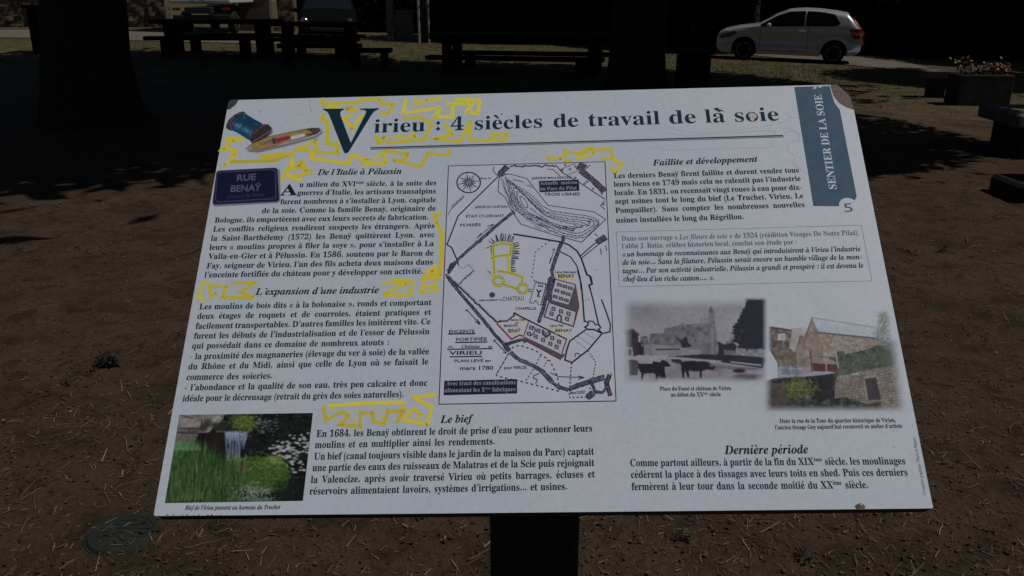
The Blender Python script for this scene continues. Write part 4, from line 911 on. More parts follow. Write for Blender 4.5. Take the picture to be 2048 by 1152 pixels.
for x, y, rx, ry in ((325,402,36,24),(270,385,26,26),(395,445,30,18),(455,478,30,20),(385,300,26,18),(540,385,18,14)): c.blob(x, y, rx, ry, (74,112,134), .6, .9)
stamp([(150,442),(144,405),(178,330),(250,262),(330,222),(385,217),(412,246),(335,268),(255,325),(222,395),(214,440),(240,475),(195,470)], (44,36,40), var=.25); c.seg(170, 390, 260, 280, 10, (78,70,70), .6); c.seg(280, 258, 385, 226, 9, (70,62,62), .6); c.seg(150, 430, 190, 330, 6, (26,22,26), .8)
stamp([(462,605),(490,500),(560,430),(640,388),(700,384),(745,425),(752,490),(690,555),(560,632),(490,645)], (48,34,36), var=.25); c.seg(490, 520, 640, 395, 9, (80,62,60), .6); c.seg(600, 560, 640, 495, 5, (78,58,56), .6); c.blob(560, 560, 60, 50, (36,26,30), .6, .8)
shp = [(392,712),(430,680),(470,652),(560,618),(720,545),(1000,480),(1150,450),(1280,432),(1370,434),(1398,450),(1396,475),(1340,520),(1150,578),(900,640),(600,725),(520,733),(440,728)]; stamp(shp, (122,98,52), var=.12)
for i in range(120): x = 560+760*RN(); y = 625-(x-560)*.225+ (8+54*RN()); c.seg(x, y, x+70, y-16, 3, (96+50*RN(), 76+40*RN(), 40+26*RN()), .35)
c.poly([(1180,455),(1280,432),(1370,434),(1398,450),(1396,475),(1340,520),(1240,552),(1290,500),(1240,470)], (52,42,38), .9, .2); c.seg(720, 550, 1180, 462, 6, (84,70,48), .6); c.seg(600, 722, 1330, 525, 7, (64,48,30), .7)
c.poly([(1000,552),(1090,520),(1180,508),(1196,525),(1180,548),(1090,575),(1000,592)], (142,146,152)); c.poly([(1190,520),(1260,500),(1330,505),(1220,545)], (80,54,38), .9)
c.poly([(795,575),(900,545),(980,532),(1000,555),(985,582),(900,612),(805,638)], (112,28,46), var=.15); c.seg(820, 572, 975, 540, 7, (150,64,78), .6); c.poly([(650,625),(700,605),(790,575),(803,636),(690,655),(655,655)], (74,76,74), .95, .4); c.seg(690, 640, 790, 605, 6, (118,122,120), .7); c.poly([(755,572),(790,570),(803,640),(770,650)], (38,40,44)); c.poly([(570,640),(650,620),(655,660),(600,672)], (104,78,42), .8)
c.poly([(392,712),(430,680),(465,655),(490,690),(490,728),(440,725)], (110,106,104)); c.seg(440, 685, 478, 660, 4, (52,48,48), .8); c.blob(560, 655, 18, 14, (140,132,118), .7, .7)
sh = np.maximum(shadow, sh2).astype(float)
for _ in range(3): sh = (np.roll(sh, 1, 0)+np.roll(sh, -1, 0)+np.roll(sh, 1, 1)+np.roll(sh, -1, 1)+sh)/5
for _ in range(1): msk = (np.roll(msk, 1, 0)+np.roll(msk, -1, 0)+np.roll(msk, 1, 1)+np.roll(msk, -1, 1)+2*msk)/6
c.fade = np.maximum(np.clip(msk, 0, 1), sh*.75)
bobb = (c.cx < 470) | (c.cy < 640-(c.cx-470)*.62) & (c.cx < 790)
c.build('bobbin_picture', keep=bobb, h=0.00004); c.build('shuttle_picture', keep=~bobb | np.roll(~bobb, -1, 1) | np.roll(~bobb, -1, 0), h=0.000032)

# -- street plate
C6q = lambda pts: [P(*q) for q in C6(pts)]
def rr(quad, r):
    q = [np.array(P(*p)) for p in C6(quad)]; out = []
    for i in range(4):
        a, b, d = q[i-1], q[i], q[(i+1) % 4]; e1_, e2_ = (a-b)/np.linalg.norm(a-b), (d-b)/np.linalg.norm(d-b)
        for t_ in np.linspace(0, 1, 6): out.append((b+e1_*r*(1-t_)**2+e2_*r*t_**2))
    return out
m = Ink(H_PIC); m.poly(rr([(222,205),(1340,150),(1345,762),(135,835)], 0.006), (96, 96, 106), raw=True); m.poly(rr([(205,190),(1290,133),(1325,740),(128,800)], 0.005), (27, 26, 46), raw=True, lift=2e-5); m.poly(rr([(212,235),(1245,180),(1262,655),(180,735)], 0.004), (16, 17, 40), raw=True, lift=4e-5)
pt = m.build('street_plate_picture')
m = Ink(H_PIC+8e-5); loop = C6q([(255,222),(1200,168),(1255,205),(1258,650),(1205,690),(235,748),(188,705),(212,262)]); m.line(loop, 0.0006, (66,66,100), px=False, close=True)
m.text('RUE', C6([(555,376)])[0], C6([(905,354)])[0], 0.0150, 'S', (66,69,90), 'x'); m.text('BENAŸ', C6([(445,568)])[0], C6([(985,546)])[0], 0.0150, 'S', (66,69,90), 'x', lift=1e-5); m.text('(Fileurs de Soie)', C6([(385,690)])[0], C6([(1045,640)])[0], 0.0078, 's', (44,46,68), 'x', lift=2e-5)
m.build('plate_lettering', pt)
bpy.data.objects.remove(_fo); 
# ------------------------------------------------------------ GROUND
k = N('dry_trodden_soil'); v = k.coord(1.0, 'Object')
big = k.noise(v, 0.55, 4, 0.6); mid = k.noise(v, 2.6, 7, 0.68, .3); fine = k.noise(v, 34, 6, 0.7); grit = k.noise(v, 170, 3, 0.6); blot = k.noise(v, 7.5, 5, .7, .6)
c = k.ramp(mid, [(0.28, (0.031, 0.0190, 0.0118)), (0.5, (0.058, 0.0355, 0.0220)), (0.72, (0.080, 0.0515, 0.0330))])
c = k.mix(k.ramp(fine, [(0.42, 0.0), (0.75, 0.55)]), c, (0.096, 0.063, 0.042))
c = k.mix(k.ramp(grit, [(0.55, 0.0), (0.72, 0.5)]), c, (0.026, 0.017, 0.012))
c = k.mix(k.ramp(k.noise(v, .9, 4, .6), [(.52, 0.), (.66, .55)]), c, (.082, .056, .037))
c = k.mix(k.ramp(blot, [(0.50, 0.0), (0.64, 0.75)]), c, (0.020, 0.016, 0.0095))
sx = k.n('SeparateXYZ'); k.l(v, sx.inputs[0])
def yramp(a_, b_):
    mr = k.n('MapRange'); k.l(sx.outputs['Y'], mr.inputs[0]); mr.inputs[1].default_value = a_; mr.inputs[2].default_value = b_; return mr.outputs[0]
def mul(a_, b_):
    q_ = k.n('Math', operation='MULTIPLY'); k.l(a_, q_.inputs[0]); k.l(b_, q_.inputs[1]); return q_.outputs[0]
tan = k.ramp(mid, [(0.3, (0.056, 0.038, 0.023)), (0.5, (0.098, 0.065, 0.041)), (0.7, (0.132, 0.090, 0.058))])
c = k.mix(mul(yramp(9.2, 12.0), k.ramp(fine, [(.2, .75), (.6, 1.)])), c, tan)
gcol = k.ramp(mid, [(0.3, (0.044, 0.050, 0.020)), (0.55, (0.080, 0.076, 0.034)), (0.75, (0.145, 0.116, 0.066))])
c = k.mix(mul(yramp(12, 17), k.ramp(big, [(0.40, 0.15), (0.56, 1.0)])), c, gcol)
c = k.mix(k.ramp(k.noise(v, 1.1, 4, .65), [(0.52, 0.0), (0.66, 0.6)]), c, (0.026, 0.024, 0.0125)); k.base(c)
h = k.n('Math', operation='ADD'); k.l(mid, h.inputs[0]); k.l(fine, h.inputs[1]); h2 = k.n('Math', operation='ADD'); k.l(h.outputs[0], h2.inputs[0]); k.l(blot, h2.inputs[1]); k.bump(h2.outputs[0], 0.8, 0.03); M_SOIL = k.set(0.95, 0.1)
def grid(xs, ys, zf):
    X, Y = np.meshgrid(xs, ys); Z = zf(X, Y); v = np.stack([X.ravel(), Y.ravel(), Z.ravel()], 1); nx, ny = len(xs), len(ys)
    i = np.arange(nx*ny).reshape(ny, nx); f = np.stack([i[:-1, :-1].ravel(), i[:-1, 1:].ravel(), i[1:, 1:].ravel(), i[1:, :-1].ravel()], 1)
    return v, f
_lump = vnoise(400, 400, 60, 60, 3)-0.5
def soil_z(X, Y):
    lx = _lump[np.clip(((Y+2)*22).astype(int), 0, 399) % 400, np.clip(((X+9)*22).astype(int), 0, 399) % 400]
    near = (1-sstep(9, 13, Y))*(1-sstep(6, 8.5, np.abs(X)))
    return gz(X, Y) + lx*0.045*near
xs = np.concatenate([np.linspace(-150, -10, 36)[:-1], np.linspace(-10, 10, 420), np.linspace(10, 150, 36)[1:]])
ys = np.concatenate([np.linspace(-60, 0.5, 12)[:-1], np.linspace(0.5, 8, 200)[:-1], np.geomspace(8, 220, 110)])
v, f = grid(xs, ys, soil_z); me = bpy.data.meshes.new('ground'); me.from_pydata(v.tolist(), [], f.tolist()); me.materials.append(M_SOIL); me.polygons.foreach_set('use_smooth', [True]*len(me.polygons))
g = bpy.data.objects.new('ground', me); COL.objects.link(g); tag(g, kind='structure')
def zat(x, y): return float(gz(x, y))
def strip_sheet(name, pts_l, pts_r, mat, lift):
    mb = MB(); n = len(pts_l)
    vs = [(x, y, zat(x, y)+lift) for x, y in pts_l] + [(x, y, zat(x, y)+lift) for x, y in pts_r]
    mb.add(vs, [(i, i+1, n+i+1, n+i) for i in range(n-1)]); o = mb.build(name, mat); return tag(o, kind='structure')
k = N('pale_gravel'); v = k.coord(); f1 = k.noise(v, 6, 5, .6); f2 = k.noise(v, 90, 3, .6); c = k.ramp(f1, [(.3, (.105, .088, .070)), (.7, (.150, .128, .104))]); c = k.mix(k.ramp(f2, [(.4, 0.), (.7, .5)]), c, (.19, .165, .14)); k.base(c); k.bump(f2, .4, .02); M_GRAV = k.set(.95, .1)
# lane along the old wall at the back left, and the parking strip under the silver car
ly = [(-44 + 2.0*i) for i in range(20)]
strip_sheet('gravel_lane', [(x, 26.8+0.02*x) for x in ly], [(x, 33.0+0.03*x) for x in ly], M_GRAV, 0.02)
# ------------------------------------------------------------ litter on the near ground: straw, twigs, dead leaves
def litter(name, n, y0, y1, cols, wlen, wwid, lift, curl=0.3, mat=None, side=0.64, pw=1.0):
    mb = MB()
    for i in range(n):
        y = y0+(y1-y0)*rng.random()**pw; x = (rng.random()*2-1)*(y*side+.35)
        if rng.random() < 0.5:
            q = rng.integers(0, 40); x = x*.35 + math.sin(q*12.7)*y*.6; y = y + .25*rng.normal()
        if y < y0: continue
        L = wlen*(0.35+1.3*rng.random()**1.6); w = wwid*(0.6+.8*rng.random()); a = rng.random()*math.pi; c_ = np.array(cols[rng.integers(len(cols))])*(0.7+.6*rng.random())
        z = float(soil_z(np.array([x]), np.array([y]))[0])+lift; bnd = curl*rng.normal(); tl = 0.22*abs(rng.normal()); vs = []
        for s_ in range(4):
            t_ = s_/3; a2 = a+bnd*t_; px, py, pz = x+L*(t_-.5)*math.cos(a2), y+L*(t_-.5)*math.sin(a2), z+L*t_*tl*.6+.002
            nx_, ny_ = -math.sin(a2)*w/2*(1-.5*t_), math.cos(a2)*w/2*(1-.5*t_); vs += [(px-nx_, py-ny_, pz), (px+nx_, py+ny_, pz+w*.2)]
        mb.add(vs, [(0,1,3,2), (2,3,5,4), (4,5,7,6)], c_)
    return mb.build(name, mat)
M_STRAW = attr_mat('dry_straw', 0.8, 0.2)
ST = [(.19,.135,.082), (.13,.088,.052), (.085,.056,.036), (.23,.17,.11), (.050,.033,.022), (.065,.044,.028)]
tag(litter('straw', 5200, 1.75, 3.2, [tuple(.82*q for q in c_) for c_ in ST], 0.026, 0.0021, 0.002, 0.16, M_STRAW, pw=1.0), 'loose dry straw strewn over the bare brown soil', 'straw', kind='stuff')
tag(litter('straw', 420, 1.75, 3.2, ST[:4], 0.055, 0.0032, 0.003, 0.10, M_STRAW, pw=1.0), 'longer pale straw stalks scattered below the board', 'straw', kind='stuff')
tag(litter('straw', 2400, 2.9, 7.0, [(.105,.074,.046), (.075,.052,.033), (.055,.038,.025), (.14,.10,.064)], 0.042, 0.0030, 0.002, 0.3, M_STRAW, pw=1.25), 'sparser straw and twigs on the soil beyond the board', 'straw', kind='stuff')
tag(litter('leaf_bits', 260, 1.75, 4.2, [(.075,.050,.032), (.11,.075,.05), (.04,.026,.018), (.15,.11,.08)], 0.012, 0.008, 0.003, 0.3, M_STRAW, pw=1.1), 'broken dead leaves on the soil', 'dead leaves', kind='stuff')
tag(litter('dead_grass', 1800, 5.0, 12.5, [(.085,.064,.038), (.06,.045,.027), (.04,.036,.018)], 0.07, 0.008, 0.003, 0.6, M_STRAW, pw=1.0), 'dead grass lying on the soil farther off', 'dead grass', kind='stuff')
tag(litter('soil_crumbs', 4200, 1.75, 5.5, [(.046,.029,.019), (.066,.043,.029), (.030,.019,.013), (.05,.033,.022)], 0.012, 0.009, 0.003, 0.1, M_STRAW, pw=1.2), 'small crumbs of earth on the soil', 'earth', kind='stuff')
def moss(n):                                    # sparse dark ground-hugging sprigs, in loose colonies
    mb = MB()
    for i in range(n):
        y = 1.9+5.6*rng.random()**1.3; x = (rng.random()*2-1)*(y*.64+.3); k_ = int(rng.integers(5, 26)); R_ = .03+.10*rng.random()
        for j in range(k_):
            px, py = x+R_*rng.normal(), y+R_*.8*rng.normal(); z = float(soil_z(np.array([px]), np.array([py]))[0]); a = rng.random()*6.28; L = .006+.012*rng.random(); u_ = Vector((math.cos(a), math.sin(a), .5*rng.random()))*L; w_ = Vector((-math.sin(a), math.cos(a), .3*rng.normal()))*L*.4; c0_ = Vector((px, py, z+.003+.008*rng.random()))
            mb.add([c0_-u_*.4, c0_+w_, c0_+u_, c0_-w_], [(0,1,2,3)], np.array((.022,.021,.011))*(.6+.9*rng.random()))
    return mb.build('ground_sprigs', M_STRAW)
tag(moss(150), 'sparse dark sprigs of low ground cover on the soil', 'ground cover', kind='stuff')
# short grass in the sunlit clearing beyond the trees
def blades(name, n, boxf, hh, cols, mat):
    mb = MB()
    for i in range(n):
        x, y = boxf(); z = zat(x, y); a = rng.random()*6.28; h_ = hh*(.4+rng.random()); w = .005+.006*rng.random(); dx, dy = math.cos(a)*w, math.sin(a)*w; lx, ly_ = rng.normal(0, h_*.7, 2)
        mb.add([(x-dx, y-dy, z), (x+dx, y+dy, z), (x+lx, y+ly_, z+h_)], [(0,1,2)], np.array(cols[rng.integers(len(cols))])*(.7+.6*rng.random()))
    return mb.build(name, mat)
M_GRASS = attr_mat('short_grass', 0.7, 0.2)
GC = [(.050,.066,.020), (.075,.078,.030), (.038,.052,.017), (.125,.106,.056)]
tag(blades('grass', 14000, lambda: (-12+22*rng.random(), 19+12*rng.random()), .05, GC, M_GRASS), 'short patchy grass in the clearing behind the picnic tables', 'grass', kind='stuff')
tag(blades('grass', 5200, lambda: (3.0+6.2*rng.random(), 11.5+12.5*rng.random()**.6), .030, GC[1:], M_GRASS), 'thin dry grass in front of the silver car', 'grass', kind='stuff')
# small weeds
k = N('weed_leaf'); v = k.coord(); k.base(k.ramp(k.noise(v, 20, 3), [(.3, (.009, .014, .008)), (.7, (.024, .033, .016))])); M_WEED = k.set(.6, .3)
def weed(px, py, r, n, label, m=M_WEED):
    p = at_height(px, py, 0); o = empty('weed', (p.x, p.y, float(soil_z(np.array([p.x]), np.array([p.y]))[0]))); tag(o, label, 'weed', 'weeds on the bare soil'); mb = MB(); st = MB()
    for q in range(n):                          # several short sprigs, each with small oval leaves
        bx_, by_ = r*.34*rng.normal(), r*.34*rng.normal(); hh = r*(.35+.55*rng.random()); tip = Vector((bx_+.35*hh*rng.normal(), by_+.35*hh*rng.normal(), hh)); st.tube([(bx_, by_, -.01), tip], .0014, 4)
        for i in range(9):
            t_ = .15+.85*rng.random(); c0_ = Vector((bx_, by_, 0)).lerp(tip, t_); a = rng.random()*6.28; L = r*(.13+.14*rng.random()); d = Vector((math.cos(a), math.sin(a), .5*rng.normal())).normalized()*L; w_ = Vector((-math.sin(a), math.cos(a), .4*rng.normal())).normalized()*L*.42
            mb.add([c0_, c0_+d*.5+w_, c0_+d, c0_+d*.5-w_], [(0,1,2,3)])
    mb.build('leaves', m, o); st.build('stems', M_WEED, o)
for px, py, r, n, lb in ((217, 732, .070, 26, 'dark leafy weed alone on bare soil left of the board'), (1374, 1074, .036, 10, 'low weed among straw just under the board right of the post'),
                         (1888, 505, .06, 10, 'low dark weed on the dirt right of the blue banner'), (1610, 1118, .036, 10, 'weed by the bottom edge of the view under the board corner')):
    weed(px, py, r, n, lb)
# green valve lid set flush in the soil
p = at_height(245, 1063, 0.012); o = empty('valve_lid', (p.x, p.y, -0.007)); tag(o, 'round dull green plastic lid set flush in the soil', 'lid')
M_LID = simple('dusty_green_plastic', (.017, .0225, .0185), .95, .2, var=.3, scale=9, bump=.25)
mb = MB(); mb.lathe([(0.105, -.03), (0.105, .012), (0.100, .018), (0.088, .018), (0.086, .015), (0, .016)], 40); mb.build('cover', M_LID, o)
mb = MB()
for i in range(-3, 4):
    y = i*.022; L = 2*math.sqrt(max(0, .078**2-y*y)); mb.box((0, y, .0165), (L, .002, .0004))
mb.build('grip_ribs', M_LID, o)
mb = MB(); mb.lathe([(0.112, -.03), (0.112, .010), (0.106, .010), (0.106, -.03)], 40); mb.build('collar_ring', M_LID, o)

# ------------------------------------------------------------ TREES (their crowns stand above the view and shade most of the ground)
k = N('bark'); v = k.coord((6, 6, 1.2)); f = k.noise(v, 5, 6, .65, .4); k.base(k.ramp(f, [(.3, (.012, .009, .007)), (.7, (.045, .034, .026))])); k.bump(f, .9, .05); M_BARK = k.set(.9, .15)
k = N('tree_leaf'); v = k.coord(); f = k.noise(v, 1.5, 3); k.base(k.ramp(f, [(.3, (.020, .036, .010)), (.7, (.050, .078, .022))])); M_LEAF = k.set(.55, .35)
def leaf_cloud(seed, n, size):
    r = np.random.default_rng(seed); cl = r.normal(0, 1, (60, 3)); cl /= np.linalg.norm(cl, axis=1)[:, None]; cl *= (r.random((60, 1))**.4)*.82
    k_ = r.integers(0, 60, n); p = cl[k_]+r.normal(0, .13, (n, 3)); q = r.random(n) < .35; d = r.normal(0, 1, (q.sum(), 3)); p[q] = d/np.linalg.norm(d, axis=1)[:, None]*(r.random((q.sum(), 1))**.34)
    a = r.normal(0, 1, (n, 3)); a /= np.linalg.norm(a, axis=1)[:, None]; b = np.cross(a, r.normal(0, 1, (n, 3))); b /= np.linalg.norm(b, axis=1)[:, None]; s_ = size*(.6+.8*r.random((n, 1)))
    v = np.stack([p-a*s_, p+b*s_*.45, p+a*s_, p-b*s_*.45], 1).reshape(-1, 3); i = np.arange(n)*4
    me = bpy.data.meshes.new('crown'); me.from_pydata(v.tolist(), [], np.stack([i, i+1, i+2, i+3], 1).tolist()); me.materials.append(M_LEAF); return me
CROWNS = [leaf_cloud(5, 70000, .034), leaf_cloud(9, 70000, .034)]
def tree(x, y, r0, crown, label, cat='tree', group='trees of the grove', H=7.0, lean=0.0):
    z = zat(x, y); o = empty('tree', (x, y, z)); tag(o, label, cat, group); mb = MB(); cx, cy, cz, rx, ry, rz = crown
    seg = 14; hs = [-.3, 0, .15, .4, .9, 1.6, 2.6, 3.8, 5.2]; fl = [1.6, 1.35, 1.2, 1.1, 1.03, 1.0, .95, .85, .6]; vs = []
    ph = rng.random(seg)*6.28
    for h_, q in zip(hs, fl):
        t_ = max(0, h_)/5.2
        for j in range(seg):
            a = 2*math.pi*j/seg; rr_ = r0*q*(1+.10*math.sin(3*a+ph[0])*(1+1.2*max(0, .6-h_))+.05*math.sin(7*a+h_+ph[1])); vs.append(((cx-x)*.35*t_*t_+rr_*math.cos(a)+lean*t_, (cy-y)*.35*t_*t_+rr_*math.sin(a), h_))
    fs = [(i*seg+j, i*seg+(j+1) % seg, (i+1)*seg+(j+1) % seg, (i+1)*seg+j) for i in range(len(hs)-1) for j in range(seg)]; mb.add(vs, fs)
    mb.build('trunk', M_BARK, o, smooth=True); lm = MB(); top = Vector(((cx-x)*.35, (cy-y)*.35, 4.6))
    for i in range(7):
        a = i*.9+rng.random(); e = Vector((cx-x+rx*.6*math.cos(a), cy-y+ry*.6*math.sin(a), cz-z+rz*.35*rng.random())); m_ = (top+e)/2+Vector((0, 0, .5)); lm.tube([top-Vector((0, 0, 1.0+.2*i)), m_, e], [r0*.42, r0*.26, .03], 7)
    lm.build('limbs', M_BARK, o, smooth=True)
    cr_ = bpy.data.objects.new('crown', CROWNS[int(rng.integers(2))]); COL.objects.link(cr_); cr_.parent = o; cr_.location = (cx-x, cy-y, cz-z); cr_.scale = (rx, ry, rz); cr_.rotation_euler = (0, 0, rng.random()*6)
    return o
def shade(x, y, h): return (x+.643*h, y-.090*h)           # where a crown at height h must stand to shade the ground at x, y
def grove(tx_, ty_, r0, sx_, sy_, h, rx, ry, rz, label): cx, cy = shade(sx_, sy_, h); return tree(tx_, ty_, r0, (cx, cy, h, rx, ry, rz), label)
p = at_depth(158, 100, 11.4); q = at_depth(1272, 60, 15.8)
grove(p.x, 11.4, .50, -7.6, 14.6, 7.2, 7.6, 9.0, 3.2, 'thick black trunk standing alone at the left of the grove')
grove(q.x, 15.8, .46, -1.3, 16.2, 7.0, 5.6, 7.6, 3.0, 'black trunk behind the board right of the long picnic table')
grove(7.8, 9.2, .30, 1.6, 11.0, 5.8, 3.6, 3.4, 2.6, 'tree just off the right side whose shadow falls behind the board')
grove(16.2, 18.0, .35, 12.3, 19.2, 6.5, 4.8, 5.2, 2.8, 'tree off the right side shading the planter corner')
grove(21.0, 27.5, .40, 18.6, 28.8, 6.8, 7.0, 6.4, 3.0, 'unseen tree added before the right hedge to shade the end of the strip')  # added out of view to darken the right hedge and the ground before it
grove(15.5, 38.0, .35, 11.6, 37.0, 6.5, 5.0, 4.0, 3.0, 'tree added to shade the far hedge behind the silver car')  # added only so its crown keeps sun off the far hedge
grove(8.4, 31.6, .28, 4.5, 31.2, 6.0, 2.7, 3.6, 2.4, 'slim tree added behind the silver car to shade the ground left of it')  # added for its shade on the ground beside the car
grove(4.2, 33.8, .30, .2, 34.4, 6.2, 6.2, 3.6, 2.8, 'tree added to shade the hedge behind the long picnic table')  # added so that the hedge behind the table falls dark
# ------------------------------------------------------------ furniture under the trees
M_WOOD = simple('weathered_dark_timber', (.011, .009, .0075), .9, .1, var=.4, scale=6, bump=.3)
def picnic_table(px, Y, label, L=3.3, rz=0.0, top=.78, thick=.10, bh=.45, ls=.26, group='heavy timber picnic tables'):
    w = at_depth(px, 100, Y); z = zat(w.x, Y); o = empty('picnic_table', (w.x, Y, z), rz); tag(o, label, 'picnic table', group)
    mb = MB()
    for i in range(4): mb.box((0, -.36+.24*i, top-thick/2), (L, .225, thick), bev=.012)
    mb.build('table_top', M_WOOD, o)
    for sx in (-1, 1):
        for sy in (-1, 1):
            mb = MB(); mb.box((sx*(L/2-.38), sy*ls, (top-thick)/2-.08), (.19, .17, top-thick+.16), bev=.015); mb.build('leg', M_WOOD, o)
        mb = MB(); mb.box((sx*(L/2-.38), 0, top-thick-.08), (.13, max(.86, ls*2+.1), .12), bev=.01); mb.build('cross_beam', M_WOOD, o)
    for sy in (-1, 1):
        b = None; mb = MB(); mb.box((0, sy*.86, bh), (L*.96, .30, .09), bev=.012); b = mb.build('bench_seat', M_WOOD, o)
        for sx in (-1, 1):
            m2 = MB(); m2.box((sx*(L/2-.55), sy*.86, (bh-.045)/2-.06), (.22, .22, bh-.045+.12), bev=.015); m2.build('bench_leg', M_WOOD, b)
    return o
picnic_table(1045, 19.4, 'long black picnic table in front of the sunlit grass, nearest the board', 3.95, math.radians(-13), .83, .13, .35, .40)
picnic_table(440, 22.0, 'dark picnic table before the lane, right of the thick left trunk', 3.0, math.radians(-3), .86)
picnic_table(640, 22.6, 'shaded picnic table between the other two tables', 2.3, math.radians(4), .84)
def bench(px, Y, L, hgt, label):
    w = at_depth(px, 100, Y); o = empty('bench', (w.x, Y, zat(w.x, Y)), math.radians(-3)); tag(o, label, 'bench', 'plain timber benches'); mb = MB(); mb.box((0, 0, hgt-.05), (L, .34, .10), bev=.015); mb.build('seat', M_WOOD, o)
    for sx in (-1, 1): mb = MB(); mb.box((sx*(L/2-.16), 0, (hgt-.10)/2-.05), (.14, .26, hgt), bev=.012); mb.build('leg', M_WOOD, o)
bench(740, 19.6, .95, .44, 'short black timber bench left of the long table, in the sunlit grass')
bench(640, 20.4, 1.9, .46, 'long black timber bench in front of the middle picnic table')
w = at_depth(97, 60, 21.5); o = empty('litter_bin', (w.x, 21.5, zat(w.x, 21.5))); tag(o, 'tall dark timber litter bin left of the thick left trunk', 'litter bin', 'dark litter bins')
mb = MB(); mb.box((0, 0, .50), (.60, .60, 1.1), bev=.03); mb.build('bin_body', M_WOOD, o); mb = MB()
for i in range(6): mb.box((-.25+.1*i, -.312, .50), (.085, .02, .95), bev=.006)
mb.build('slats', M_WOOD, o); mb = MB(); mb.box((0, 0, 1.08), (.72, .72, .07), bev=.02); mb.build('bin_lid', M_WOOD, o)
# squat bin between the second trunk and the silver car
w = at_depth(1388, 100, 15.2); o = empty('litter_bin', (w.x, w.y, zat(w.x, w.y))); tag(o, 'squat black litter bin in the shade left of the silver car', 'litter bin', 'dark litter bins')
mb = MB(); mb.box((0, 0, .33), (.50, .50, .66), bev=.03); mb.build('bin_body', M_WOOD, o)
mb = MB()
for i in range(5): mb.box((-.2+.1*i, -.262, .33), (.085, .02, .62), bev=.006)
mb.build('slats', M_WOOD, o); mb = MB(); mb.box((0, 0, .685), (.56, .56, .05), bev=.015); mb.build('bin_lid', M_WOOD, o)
# stone things at the right
k = N('sunlit_slab'); v = k.coord(); f = k.noise(v, 6, 6, .65); k.base(k.ramp(f, [(.3, (.075, .068, .058)), (.7, (.135, .124, .106))])); k.bump(k.noise(v, 60, 3), .5, .02); M_SLAB = k.set(.92, .1)  # lighter copy of the stone: sun on the bench tops put into the colour
k = N('shade_toned_stone'); v = k.coord(); f = k.noise(v, 7, 6, .65); f2 = k.noise(v, 60, 3); c = k.ramp(f, [(.3, (.015, .013, .011)), (.7, (.040, .036, .030))]); k.base(c); k.bump(f2, .5, .02); M_STONE = k.set(.92, .15)  # same stone darkened: shade on the planter front put into the colour
def stone_bench(px, py, z, L, D, label, rz=0.0, leg=True, hgt=.45, nm='stone_bench'):
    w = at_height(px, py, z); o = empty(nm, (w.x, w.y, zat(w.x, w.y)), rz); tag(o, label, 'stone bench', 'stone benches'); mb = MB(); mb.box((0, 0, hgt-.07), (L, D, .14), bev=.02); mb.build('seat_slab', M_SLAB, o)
    for sx in (-1, 1):
        mb = MB(); mb.box((sx*(L/2-.25), 0, (hgt-.14)/2-.05), (.24, D*.75, hgt-.14+.10), bev=.02); mb.build('support', M_STONE, o)
    return o
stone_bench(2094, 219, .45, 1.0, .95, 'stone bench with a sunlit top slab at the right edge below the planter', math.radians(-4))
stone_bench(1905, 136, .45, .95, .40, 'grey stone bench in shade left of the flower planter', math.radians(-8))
w = at_height(2052, 396, 0); o = empty('stone_block', (w.x+.10, w.y+.05, 0)); tag(o, 'low dark stone block at the right edge beside the board', 'stone block')
mb = MB(); mb.box((.03, 0, .05), (.60, .5, .20), bev=.03); mb.box((.17, .06, .28), (.30, .34, .32), bev=.03); mb.build('block', simple('dark_stone', (.02, .018, .016), .9, .15, bump=.4), o); mb = MB(); mb.box((.17, .06, .455), (.36, .40, .04), bev=.012); mb.build('cap_stone', simple('dark_cap_stone', (.024, .022, .02), .9, .15, bump=.3), o)
# planter trough with its flowers
w = at_height(1972, 212, 0); pl_o = empty('planter', (w.x, w.y+.3, zat(w.x, w.y)), math.radians(-5)); tag(pl_o, 'rectangular stone planter full of red and pink flowers', 'planter')
mb = MB(); PLW, PLD, PLH = .80, .48, .46
for c_, d_ in (((0, -PLD/2+.04, PLH/2), (PLW, .08, PLH)), ((0, PLD/2-.04, PLH/2), (PLW, .08, PLH)), ((-PLW/2+.04, 0, PLH/2), (.08, PLD-.16, PLH)), ((PLW/2-.04, 0, PLH/2), (.08, PLD-.16, PLH))): mb.box(c_, d_, bev=.012)
mb.box((0, 0, .04), (PLW-.16, PLD-.16, .08)); mb.build('trough', M_STONE, pl_o)
mb = MB(); mb.box((0, 0, PLH-.06), (PLW-.165, PLD-.165, .05)); mb.build('potting_soil', simple('dark_potting_soil', (.012, .009, .007), .95, .1), pl_o)
M_FL = attr_mat('flower_petals', .55, .3)
